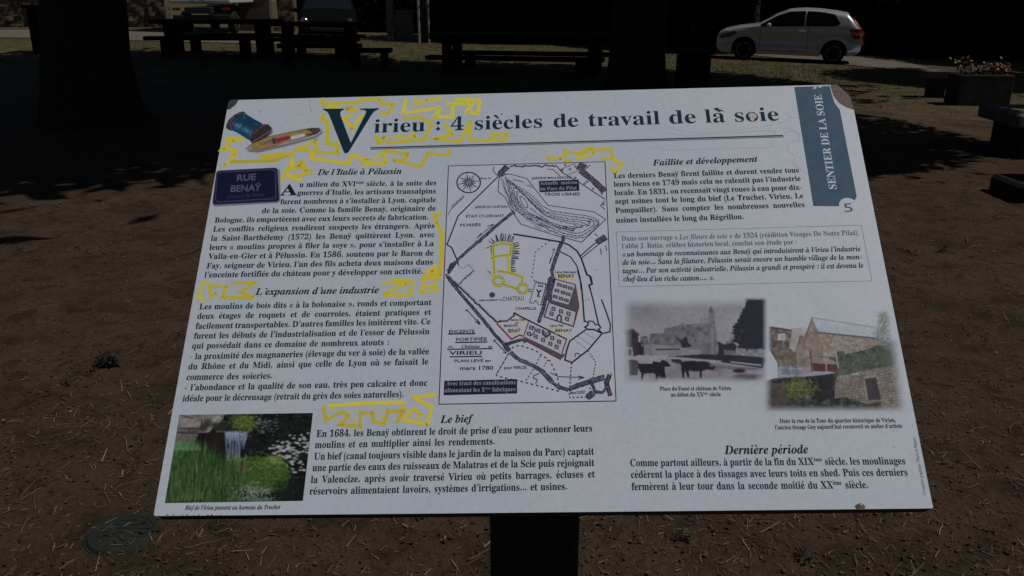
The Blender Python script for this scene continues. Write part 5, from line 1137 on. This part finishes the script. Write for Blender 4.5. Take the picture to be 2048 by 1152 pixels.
def flowering(dx, h_, cols, gl, label, n=26):
    b = pl_o.matrix_basis @ Vector((dx, 0, PLH-.04)); o = empty('flowering_plant', b); tag(o, label, 'flowering plant', 'plants in the stone planter'); lv, ft, st = MB(), MB(), MB()
    for i in range(n*4):
        q = Vector(rng.normal(0, 1, 3)); q = Vector((q.x*.075, q.y*.07, abs(q.z)*h_*.40+.03)); a = Vector(rng.normal(0, 1, 3)).normalized()*.032; b_ = Vector(rng.normal(0, 1, 3)).normalized()*.016; lv.add([q-a, q+b_, q+a, q-b_], [(0,1,2,3)], np.array(gl)*(.6+.8*rng.random()))
    for i in range(n):
        q = Vector((rng.normal()*.095, rng.normal()*.08, h_*(.45+.55*rng.random()))); c_ = np.array(cols[rng.integers(len(cols))])*(.8+.4*rng.random()); nn = Vector((rng.normal()*.5, -.6+rng.normal()*.3, .9)).normalized(); t1 = nn.cross(Vector((1, .2, .1))).normalized(); t2 = nn.cross(t1)
        for j in range(5):
            a = j*1.257; d = (t1*math.cos(a)+t2*math.sin(a)); e = t1*math.cos(a+1.57)+t2*math.sin(a+1.57); ft.add([q+nn*.004*j*.1, q+d*.015+e*.011, q+d*.025+nn*.004, q+d*.015-e*.011], [(0,1,2,3)], c_)
        st.tube([(q.x*.3, q.y*.3, 0), q], .003, 4)
    lv.build('foliage', M_FL, o); ft.build('blossom', M_FL, o); st.build('stem', M_WEED, o)
flowering(-.27, .30, [(.16,.10,.02), (.20,.03,.02)], (.050,.085,.016), 'tall yellow-green plant at the left end of the planter', 12)
flowering(-.10, .16, [(.06,.012,.02), (.045,.01,.018)], (.035,.05,.02), 'low magenta flowers left of the planter middle', 18)
flowering(.07, .22, [(.05,.06,.015), (.10,.05,.02)], (.055,.085,.025), 'green leafy plant in the middle of the planter', 8)
flowering(.24, .20, [(.17,.020,.010), (.19,.042,.016), (.12,.013,.012)], (.05,.045,.02), 'bright orange-red flowers at the right end of the planter', 34)

# ------------------------------------------------------------ walls and posts at the back
k = N('rubble_stone'); v = k.coord(); vo = k.n('TexVoronoi', feature='F1'); k.l(k.coord((1.7, 1.7, 2.3)), vo.inputs['Vector']); vo.inputs['Scale'].default_value = 1.0
ve = k.n('TexVoronoi', feature='DISTANCE_TO_EDGE'); k.l(k.coord((1.7, 1.7, 2.3)), ve.inputs['Vector']); ve.inputs['Scale'].default_value = 1.0
sep = k.n('SeparateColor'); k.l(vo.outputs['Color'], sep.inputs[0]); nz_ = k.noise(v, 9, 5, .6)
c = k.ramp(sep.outputs[0], [(.0, (.060, .040, .028)), (.5, (.095, .066, .044)), (1., (.14, .105, .075))]); c = k.mix(.5, c, k.ramp(nz_, [(.3, (.05, .036, .026)), (.7, (.13, .098, .07))])); c = k.mix(k.ramp(ve.outputs['Distance'], [(.03, 1.), (.08, 0.)]), c, (.13, .105, .08)); k.base(c); k.bump(ve.outputs['Distance'], .8, .10); M_RUB = k.set(.95, .1)
def rubble_wall(x0, x1, Y, h_, label):
    z = zat((x0+x1)/2, Y); o = empty('stone_wall', ((x0+x1)/2, Y, z)); tag(o, label, 'wall', 'old rubble walls along the lane'); nx_ = int((x1-x0)/.16)+2; nzv = int(h_/.16)+2; mb = MB(); xs_ = np.linspace(-(x1-x0)/2, (x1-x0)/2, nx_); zs_ = np.linspace(-.3, h_, nzv)
    vs = [(x, -.25+.05*rng.normal()*.5, zz) for zz in zs_ for x in xs_]; mb.add(vs, [(j*nx_+i, j*nx_+i+1, (j+1)*nx_+i+1, (j+1)*nx_+i) for j in range(nzv-1) for i in range(nx_-1)])
    b = -(x1-x0)/2; mb.box((0, .06, h_/2-.15), (x1-x0, .56, h_+.3)); mb.build('masonry', M_RUB, o); cp_ = MB()
    x = b
    while x < -b-.2: w_ = .5+.4*rng.random(); w_ = min(w_, -b-x); cp_.box((x+w_/2, 0, h_+.08), (w_-.02, .74, .16), bev=.02); x += w_
    cp_.build('coping', M_STONE, o)
def xa(px, Y): return at_depth(px, 50, Y).x
rubble_wall(xa(-400, 36), xa(338, 36), 36.0, 2.2, 'rough rubble stone wall behind the lane at the far left')
rubble_wall(xa(560, 35.5), xa(592, 35.5), 35.5, 2.2, 'short rubble wall end beside the dark car')
M_PALE = simple('pale_limestone', (.155, .135, .118), .9, .15, var=.2, scale=5, bump=.3)
def gate_post(px0, px1, Y, h_, label, m, cat='post', nm='gate_pillar', group=None):
    x0, x1 = xa(px0, Y), xa(px1, Y); o = empty(nm, ((x0+x1)/2, Y, zat((x0+x1)/2, Y))); tag(o, label, cat, group); w_ = x1-x0; mb = MB(); mb.box((0, 0, h_/2-.1), (w_, min(w_, .5), h_+.2), bev=.02); mb.build('shaft', m, o); mb = MB(); mb.box((0, 0, h_+.04), (w_*1.15, min(w_, .5)*1.15, .08), bev=.02); mb.build('cap', m, o)
gate_post(774, 787, 31, 1.9, 'pale stone pillar at the left end of the low pale wall', M_PALE, 'pillar', group='pale stone pillars')
o = empty('low_wall', (xa(807, 31.2), 31.2, zat(xa(807, 31.2), 31.2))); tag(o, 'low pale stone wall behind the grass mound', 'wall'); mb = MB(); ww = xa(826, 31.2)-xa(788, 31.2); mb.box((0, 0, .42), (ww, .35, 1.0), bev=.02); mb.build('masonry', M_PALE, o); mb = MB(); mb.box((0, 0, .95), (ww, .42, .08), bev=.02); mb.build('coping', M_PALE, o)
o = empty('garden_wall', (xa(513, 35), 35, zat(xa(513, 35), 35))); tag(o, 'low pinkish rendered wall between the truck and the rubble wall end', 'wall'); mb = MB(); ww = xa(545, 35)-xa(482, 35); mb.box((0, 0, .65), (ww, .3, 1.5), bev=.02); mb.build('masonry', simple('pinkish_render', (.095, .072, .060), .9, .1, var=.25, scale=3, bump=.3), o); mb = MB(); mb.box((0, 0, 1.44), (ww+.1, .40, .08), bev=.02); mb.build('coping', M_STONE, o)
M_WHITE = simple('white_painted_post', (.30, .29, .28), .6, .3, var=.15, scale=3)
gate_post(835, 840, 30, 1.9, 'thin white post left of the grey pole', M_WHITE, 'post', 'white_post', 'thin white posts'); gate_post(855.5, 859, 30, 1.9, 'thin white post right of the grey pole', M_WHITE, 'post', 'white_post', 'thin white posts')
gate_post(842, 855, 30.4, 2.3, 'grey wooden pole between two thin white posts', simple('grey_pole', (.05, .045, .04), .9, .1, bump=.4), 'pole', 'wooden_pole')
# dark hedges closing the square
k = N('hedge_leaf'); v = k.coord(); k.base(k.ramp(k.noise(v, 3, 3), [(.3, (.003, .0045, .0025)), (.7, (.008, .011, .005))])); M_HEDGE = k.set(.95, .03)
def hedge(x0, x1, Y, h_, d_, label, n):
    o = empty('hedge', ((x0+x1)/2, Y, zat((x0+x1)/2, Y))); tag(o, label, 'hedge', 'dark hedges closing the square'); L = x1-x0; r = rng; p_ = np.stack([(r.random(n)-.5)*L, (r.random(n)-.5)*d_, r.random(n)**.9*h_], 1); p_[:, 2] += .15*np.sin(p_[:, 0]*2.1); p_[:, 1] -= np.where(r.random(n) < .5, d_*.35, 0)
    a = r.normal(0, 1, (n, 3)); a /= np.linalg.norm(a, axis=1)[:, None]; b = np.cross(a, r.normal(0, 1, (n, 3))); b /= np.linalg.norm(b, axis=1)[:, None]; s_ = .11*(.6+.8*r.random((n, 1)))
    v_ = np.stack([p_-a*s_, p_+b*s_*.5, p_+a*s_, p_-b*s_*.5], 1).reshape(-1, 3); i = np.arange(n)*4; me = bpy.data.meshes.new('foliage'); me.from_pydata(v_.tolist(), [], np.stack([i, i+1, i+2, i+3], 1).tolist()); me.materials.append(M_HEDGE); f_ = bpy.data.objects.new('foliage', me); COL.objects.link(f_); f_.parent = o
    mb = MB(); nx_ = int(L/.35)+2; vs = []; prof = [(-.30, -.2), (-.36, .5), (-.33, 1.2), (-.2, h_*.86), (0, h_*.93), (.2, h_*.86), (.33, 1.2), (.30, -.2)]
    for i in range(nx_):
        for yy, zz in prof: vs.append((-L/2+L*i/(nx_-1), yy*d_*(1+.12*r.normal()), zz+.10*r.normal()))
    q = len(prof); mb.add(vs, [(i*q+j, (i+1)*q+j, (i+1)*q+j+1, i*q+j+1) for i in range(nx_-1) for j in range(q-1)]); mb.build('inner_growth', M_HEDGE, o)
    mb = MB()
    for j in range(int(L/.8)): x = -L/2+.4+.8*j; mb.tube([(x, 0, -.1), (x+.1*r.normal(), .1*r.normal(), h_*.7)], [.05, .02], 6)
    mb.build('stems', M_BARK, o)
    return o
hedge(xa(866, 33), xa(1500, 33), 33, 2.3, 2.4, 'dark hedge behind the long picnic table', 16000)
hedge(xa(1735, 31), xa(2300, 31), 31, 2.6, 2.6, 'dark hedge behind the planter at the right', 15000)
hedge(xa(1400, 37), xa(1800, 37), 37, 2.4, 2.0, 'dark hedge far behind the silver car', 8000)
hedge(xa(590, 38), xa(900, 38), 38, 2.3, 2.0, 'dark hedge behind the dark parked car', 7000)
# ------------------------------------------------------------ CARS: a skin lofted from side outline and plan width, with parts laid on it
M_GLASS = N('tinted_glass'); M_GLASS.base((.006, .007, .008)); M_GLASS = M_GLASS.set(.06, .6)
M_TYRE = simple('tyre_rubber', (.012, .012, .012), .85, .2); M_RIM = simple('alloy_rim', (.34, .34, .35), .35, .5, .3, var=.1); M_BLACKP = simple('black_plastic', (.012, .012, .013), .6, .3)
M_REDL = simple('red_lamp_glass', (.20, .006, .012), .15, .5, var=.1); M_CLEAR = simple('headlamp_glass', (.05, .05, .055), .1, .6, var=.2); M_PLATE = simple('white_number_plate', (.5, .5, .48), .5, .3, var=.03); M_CHR = simple('chrome', (.5, .5, .5), .2, .5, 1.0, var=.05)
def paint(name, c, metal=.3, rough=.38): 
    k = N(name); v = k.coord(); k.base(k.ramp(k.noise(v, 60, 2), [(.4, np.array(c)*.94), (.6, np.minimum(np.array(c)*1.06, .9))])); return k.set(rough, .5 if rough < .5 else .02, metal, .5 if rough < .5 else 0)
HATCH = dict(L=3.97, W=1.68, wb=2.47, fo=.80, r=.305,         # length, width, wheelbase, front overhang, tyre radius
  top=[(0,.62),(.03,.74),(.20,.83),(.55,.915),(.95,.975),(1.10,1.01),(1.60,1.285),(1.95,1.42),(2.35,1.462),(2.75,1.455),(3.20,1.415),(3.52,1.365),(3.66,1.24),(3.82,1.03),(3.90,.93),(3.96,.80),(3.97,.62)],
  bot=[(0,.36),(.10,.22),(.45,.19),(3.50,.20),(3.88,.28),(3.97,.40)],
  belt=[(0,.60),(1.10,.93),(2.2,.965),(3.2,1.0),(3.97,1.0)], wind=[(1.20,1.00),(1.66,1.275),(1.98,1.385),(2.40,1.412),(2.80,1.402),(3.18,1.345),(3.36,1.10),(3.22,1.035),(2.2,.995),(1.5,.965),(1.25,.95)],
  split=2.42, door=(1.22, 2.52), scr=(1.14, 1.90), rear=(3.56, 3.80))
VAN = dict(L=4.4, W=1.80, wb=2.7, fo=.85, r=.32, top=[(0,.70),(.05,.85),(.5,1.02),(.9,1.10),(1.5,1.66),(1.9,1.80),(3.0,1.83),(4.1,1.80),(4.3,1.70),(4.38,1.0),(4.4,.6)], bot=[(0,.40),(.10,.26),(.45,.22),(3.9,.24),(4.3,.32),(4.4,.45)],
  belt=[(0,.7),(1.1,1.02),(4.4,1.10)], wind=[(1.15,1.08),(1.55,1.58),(1.95,1.70),(2.25,1.70),(2.25,1.10)], split=1.75, door=(1.15, 2.3), scr=(1.0, 1.55), rear=(4.32, 4.37))
def car(sp, px, py, Y, heading, pm, label, group, z_off=0.0, mirror=True):
    w = at_depth(px, py, Y); L, WW, wb, fo, R = sp['L'], sp['W'], sp['wb'], sp['fo'], sp['r']; xf, xr = fo, fo+wb
    o = empty('car', (w.x, Y, 0)); ca, sa = math.cos(heading), math.sin(heading)
    def wld(p): return Vector((w.x, Y, 0)) + Vector((ca*(p[0]-L/2)-sa*p[1], sa*(p[0]-L/2)+ca*p[1], p[2]))
    # stand it on the land: nose and tail heights from the ground under the axles
    f_, r_ = wld((xf, 0, 0)), wld((xr, 0, 0)); zf, zr = zat(f_.x, f_.y), zat(r_.x, r_.y)
    lf_, rt_ = wld((L/2, -.7, 0)), wld((L/2, .7, 0)); zl, zt = zat(lf_.x, lf_.y), zat(rt_.x, rt_.y)
    pit = math.atan2(zr-zf, wb); rol = math.atan2(zt-zl, 1.4)
    o.location = (w.x, Y, (zf+zr)/2 - 0.0 + z_off); o.rotation_euler = (rol, -pit, heading); tag(o, label, 'car', group)
    tx_, ty_ = zip(*sp['top']); bx_, by_ = zip(*sp['bot']); gx_, gy_ = zip(*sp['belt'])
    top = lambda x: np.interp(x, tx_, ty_); bot = lambda x: np.interp(x, bx_, by_); belt = lambda x: np.interp(x, gx_, gy_)
    def half(x, z):                                            # half width of the body at length x and height z
        e = 1 - .16*np.clip((.55-x)/.55, 0, 1)**2 - .10*np.clip((x-(L-.45))/.45, 0, 1)**2; b = belt(x); t_ = np.clip((z-b)/.55, 0, 1); low = np.clip((.55-z)/.40, 0, 1)
        crease = .012*np.exp(-((z-.80)/.05)**2) + .016*np.exp(-((z-.34)/.07)**2); ar = 0
        for xc in (xf, xr): ar = np.maximum(ar, np.exp(-((np.hypot(x-xc, z-R)-(R+.07))/.05)**2))
        return WW/2*e*(1-.21*t_**1.25-.05*low**2) - .03*np.exp(-((z-.56)/.16)**2) + crease + .022*ar
    def low_edge(x):                                            # underside with the wheel arches cut in
        z = bot(x)
        for xc in (xf, xr):
            d = (R+.055)**2-(x-xc)**2; z = np.maximum(z, np.where(d > 0, R+np.sqrt(np.maximum(d, 0)), 0))
        return np.minimum(z, top(x)-.02)
    nxs = np.unique(np.concatenate([np.linspace(0, L, 110), [xf-R-.055, xf+R+.055, xr-R-.055, xr+R+.055]])); nz_ = 22; body = MB(); NX = len(nxs); body_v = []
    for s_ in (-1, 1):
        vs = []
        for x in nxs:
            z0, z1 = low_edge(x), top(x)
            for j in range(nz_): t_ = j/(nz_-1); z = z0+(z1-z0)*t_; r_c = .06*max(0, (t_-.86)/.14)**2; vs.append(((L/2-x)*-1, s_*(half(x, z)-r_c), z-.0))
        body.add(vs, [(i*nz_+j, (i+1)*nz_+j, (i+1)*nz_+j+1, i*nz_+j+1) if s_ < 0 else (i*nz_+j, i*nz_+j+1, (i+1)*nz_+j+1, (i+1)*nz_+j) for i in range(NX-1) for j in range(nz_-1)])
    ny_ = 11; vs = []
    for x in nxs:
        z1 = top(x); hw = half(x, z1)-.06
        for j in range(ny_): u_ = -1+2*j/(ny_-1); vs.append((x-L/2, u_*hw, z1+.045*(1-u_*u_)*(1 if x > .1 else x/.1)))
    body.add(vs, [(i*ny_+j, (i+1)*ny_+j, (i+1)*ny_+j+1, i*ny_+j+1) for i in range(NX-1) for j in range(ny_-1)])
    for x in (0, L): body.add([(x-L/2, s_*half(x, z), z) for z in np.linspace(bot(x), top(x), 8) for s_ in (-1, 1)], [(2*i, 2*i+1, 2*i+3, 2*i+2) for i in range(7)])
    me_o = body.build('body', pm, o, smooth=True)
    me_o.data.polygons.foreach_set('use_smooth', [True]*len(me_o.data.polygons))
    md = me_o.modifiers.new('weld', 'WELD'); md.merge_threshold = .004
    # floor, inner wheel wells
    mb = MB(); mb.box((0, 0, .36), (L*.9, WW*.78, .22)); mb.box((xr-L/2, 0, .5), (.75, WW*.7, .4)); mb.box((xf-L/2, 0, .5), (.75, WW*.7, .4)); mb.build('underbody', M_BLACKP, o)
    def patch(poly, out=.006, side=-1, res=.03):                # skin patch following the flank
        P_ = np.array(poly, float); x0, x1 = P_[:, 0].min(), P_[:, 0].max(); xs_ = np.linspace(x0, x1, max(4, int((x1-x0)/res))); lo, hi = [], []
        for x in xs_:
            zz = []
            for i in range(len(P_)):
                a, b = P_[i], P_[(i+1) % len(P_)]
                if (a[0]-x)*(b[0]-x) <= 0 and a[0] != b[0]: zz.append(a[1]+(b[1]-a[1])*(x-a[0])/(b[0]-a[0]))
            lo.append(min(zz)); hi.append(max(zz))
        vs = []; m_ = 7
        for x, a, b in zip(xs_, lo, hi):
            for j in range(m_): z = a+(b-a)*j/(m_-1); vs.append((x-L/2, side*(half(x, z)+out), z))
        return vs, [(i*m_+j, (i+1)*m_+j, (i+1)*m_+j+1, i*m_+j+1) for i in range(len(xs_)-1) for j in range(m_-1)]
    W_ = sp['wind']; P_ = np.array(W_)
    def clip(poly, x, keep):                                    # cut a window outline at x
        out = []
        for i in range(len(poly)):
            a, b = poly[i], poly[(i+1) % len(poly)]; ia, ib = (a[0] < x) == keep, (b[0] < x) == keep
            if ia: out.append(a)
            if ia != ib: t_ = (x-a[0])/(b[0]-a[0]); out.append((x, a[1]+(b[1]-a[1])*t_))
        return out
    for s_ in (-1, 1):
        for part in (clip(W_, sp['split']-.02, True), clip(W_, sp['split']+.02, False)):
            if len(part) > 2: mb = MB(); mb.add(*patch(part, .007, s_)); mb.build('side_window', M_GLASS, o, smooth=True)
        # door with its seam, handle and mirror
        d0, d1 = sp['door']; mb = MB()
        for x in (d0, d1):
            vs = []; zs = np.linspace(.30, belt(x)-.01, 14)
            for z in zs: xx = x+(.10*max(0, (.62-z)) if x == d1 else -.05*max(0, .5-z)); vs += [(xx-.006-L/2, s_*(half(xx, z)+.003), z), (xx+.006-L/2, s_*(half(xx, z)+.003), z)]
            mb.add(vs, [(2*i, 2*i+1, 2*i+3, 2*i+2) for i in range(13)])
        vs = []
        for x in np.linspace(d0, d1, 20): vs += [(x-L/2, s_*(half(x, .30)+.003), .295), (x-L/2, s_*(half(x, .31)+.003), .307)]
        mb.add(vs, [(2*i, 2*i+1, 2*i+3, 2*i+2) for i in range(19)]); dr = mb.build('door', M_BLACKP, o)
        mb = MB(); hx = d1-.16; mb.box((hx-L/2, s_*(half(hx, .86)+.022), .865), (.19, .025, .028), bev=.008); mb.build('door_handle', pm, dr)
        mb = MB(); mx = d0+.22; mb.box((mx-L/2, s_*(half(mx, .98)+.10), 1.00), (.12, .17, .12), bev=.035); mb.box((mx-L/2+.02, s_*(half(mx, .95)+.02), .965), (.05, .09, .03), bev=.01); mb.build('wing_mirror', pm, o)
        mb = MB(); mb.add(*patch([(.06,.60),(.12,.70),(.50,.80),(.58,.76),(.40,.64),(.16,.58)], .008, s_)); mb.build('headlight', M_CLEAR, o, smooth=True)
        mb = MB(); mb.add(*patch([(L-.36,.96),(L-.14,.99),(L-.04,.93),(L-.03,.74),(L-.16,.70),(L-.28,.76)], .009, s_)); zt_ = top(L-.02)
        mb.add([(L/2+.008, s_*(WW/2*.88), .95), (L/2+.008, s_*(WW/2*.60), .92), (L/2+.012, s_*(WW/2*.60), .76), (L/2+.012, s_*(WW/2*.88), .72)], [(0,1,2,3)]); mb.build('tail_light', M_REDL, o)
    # windscreen and rear window on the roof skin
    for (a, b), nm in ((sp['scr'], 'windscreen'), (sp['rear'], 'rear_window')):
        mb = MB(); vs = []; n1 = 9
        for x in np.linspace(a, b, 12):
            z1 = top(x); hw = half(x, z1)-.10
            for j in range(n1): u_ = -1+2*j/(n1-1); vs.append((x-L/2, u_*hw, z1+.045*(1-u_*u_)+.006))
        mb.add(vs, [(i*n1+j, (i+1)*n1+j, (i+1)*n1+j+1, i*n1+j+1) for i in range(11) for j in range(n1-1)]); mb.build(nm, M_GLASS, o, smooth=True)
    mb = MB(); mb.box((L/2+.012, 0, .62), (.012, .52, .11)); mb.build('number_plate', M_PLATE, o)
    mb = MB(); mb.box((-L/2+.02, 0, .52), (.06, 1.0, .12), bev=.02); mb.build('grille', M_BLACKP, o)
    for xc in (xf, xr):
        for s_ in (-1, 1):
            yc = s_*(WW/2-.115); M_ = Matrix.Translation((xc-L/2, yc, R)) @ Matrix.Rotation(math.pi/2*-s_, 4, 'X'); wh = empty('wheel', (0, 0, 0)); wh.parent = o
            mb = MB(); hw = .10; mb.lathe([(R-.095, -hw), (R-.02, -hw), (R, -hw+.03), (R, hw-.03), (R-.02, hw), (R-.095, hw)], 28, M_); mb.build('tyre', M_TYRE, wh, smooth=True)
            mb = MB(); mb.lathe([(R-.094, hw-.002), (R-.108, hw+.002), (R-.125, hw-.03), (.0, hw-.05)], 28, M_)
            for q in range(6):
                for e in (-.13, .13):
                    a = q*1.2566+e; p0 = M_ @ Vector((.05*math.cos(a), .05*math.sin(a), hw-.025)); p1 = M_ @ Vector(((R-.105)*math.cos(a*1.0), (R-.105)*math.sin(a), hw-.012)); mb.tube([p0, p1], [.022, .016], 5)
            mb.lathe([(.055, hw-.03), (.05, hw-.008), (0, hw-.006)], 14, M_); mb.build('rim', M_RIM, wh)
    return o
M_SILV = paint('silver_paint', (.37, .37, .38), .35, .36); M_REDP = paint('red_paint', (.28, .012, .012), .1, .32); M_BLKP = paint('black_paint', (.004, .004, .005), 0, .8); M_WHTP = paint('white_paint', (.50, .50, .50), 0, .4)
car(HATCH, 1577, 62, 26.3, math.radians(-19), M_SILV, 'silver three-door hatchback parked nose left on the pale strip', 'cars parked around the square')
rc = car(HATCH, 1612, 62, 30.2, math.radians(-16), M_REDP, 'red car mostly hidden behind the silver hatchback', 'cars parked around the square'); rc.scale = (.9, .9, .88)
car(HATCH, 1346, 20, 34.0, math.radians(-60), M_REDP, 'red car far back showing between the trunks', 'cars parked around the square')
bc = car(HATCH, 655, 20, 27.6, math.radians(100), M_BLKP, 'black car with a bright sun glint off an added chrome ball', 'cars parked around the square')
mb = MB(); Mq = Matrix.Translation((-1.9, .62, .72)); mb.lathe([(0, -.13), (.06, -.115), (.10, -.08), (.13, 0), (.10, .08), (.06, .115), (0, .13)], 20, Mq)
mb.build('added_nose_ball', M_CHR, bc, smooth=True)  # chrome ball added on the nose to throw back the sun as a glint
mb = MB(); mb.lathe([(0, -.13), (.06, -.115), (.10, -.08), (.13, 0), (.10, .08), (.06, .115), (0, .13)], 20, Matrix.Translation((-1.9, -.62, .72))); mb.build('added_nose_ball', M_BLACKP, bc, smooth=True)  # dull twin of the added glint ball, other side
# small white box truck seen from behind
w = at_depth(400, 5, 31.5); o = empty('box_truck', (w.x, 31.5, zat(w.x, 31.5)), math.radians(3)); tag(o, 'white box truck with a dark chassis parked in front of the stone wall', 'truck')
mb = MB(); mb.box((0, 1.9, 1.02+1.1), (2.15, 3.8, 2.2), bev=.04); cb = mb.build('cargo_box', M_WHTP, o)
for s_ in (-1, 1):
    mb = MB(); mb.box((s_*.52, -.012, 2.10), (.98, .03, 2.0), bev=.01); d_ = mb.build('rear_door', M_WHTP, o); mb = MB(); mb.tube([(s_*.18, -.045, 1.15), (s_*.18, -.045, 3.0)], .015, 6); mb.build('locking_bar', M_CHR, d_)
    mb = MB(); mb.box((s_*.85, .03, .84), (.26, .06, .10), bev=.01); mb.build('tail_light', M_REDL, o)
mb = MB(); mb.box((0, 2.2, .80), (.9, 5.2, .22), bev=.02); mb.build('chassis', M_BLACKP, o); mb = MB(); mb.box((0, .05, .58), (2.0, .09, .13), bev=.02); mb.build('rear_bumper', M_BLACKP, o)
mb = MB(); mb.box((0, 4.75, 1.35), (1.9, 1.6, 1.7), bev=.15); mb.build('cab', M_WHTP, o)
for y in (1.0, 4.6):
    for s_ in (-1, 1):
        wh = empty('wheel', (0, 0, 0)); wh.parent = o; M_ = Matrix.Translation((s_*.82, y, .38)) @ Matrix.Rotation(math.pi/2*s_, 4, 'Y'); mb = MB(); mb.lathe([(.25, -.12), (.36, -.12), (.38, -.08), (.38, .08), (.36, .12), (.25, .12)], 24, M_); mb.build('tyre', M_TYRE, wh, smooth=True); mb = MB(); mb.lathe([(.25, .11), (.20, .06), (.0, .05)], 20, M_); mb.build('rim', M_RIM, wh)
# the pale strip the silver car stands on
a0 = np.array((at_depth(1500, 105, 28.2).x, 28.2)); a1 = np.array((at_depth(1826, 131, 23.0).x, 23.0)); dd = (a1-a0); ts = np.linspace(-.03, 1.0, 26)
nn = np.array((dd[1], -dd[0])); nn = -nn/np.linalg.norm(nn)
strip_sheet('parking_strip', [tuple(a0+dd*t_) for t_ in ts], [tuple(a0+dd*t_+nn*4.5*min(1, 1.25-t_)) for t_ in ts], M_GRAV, 0.024)
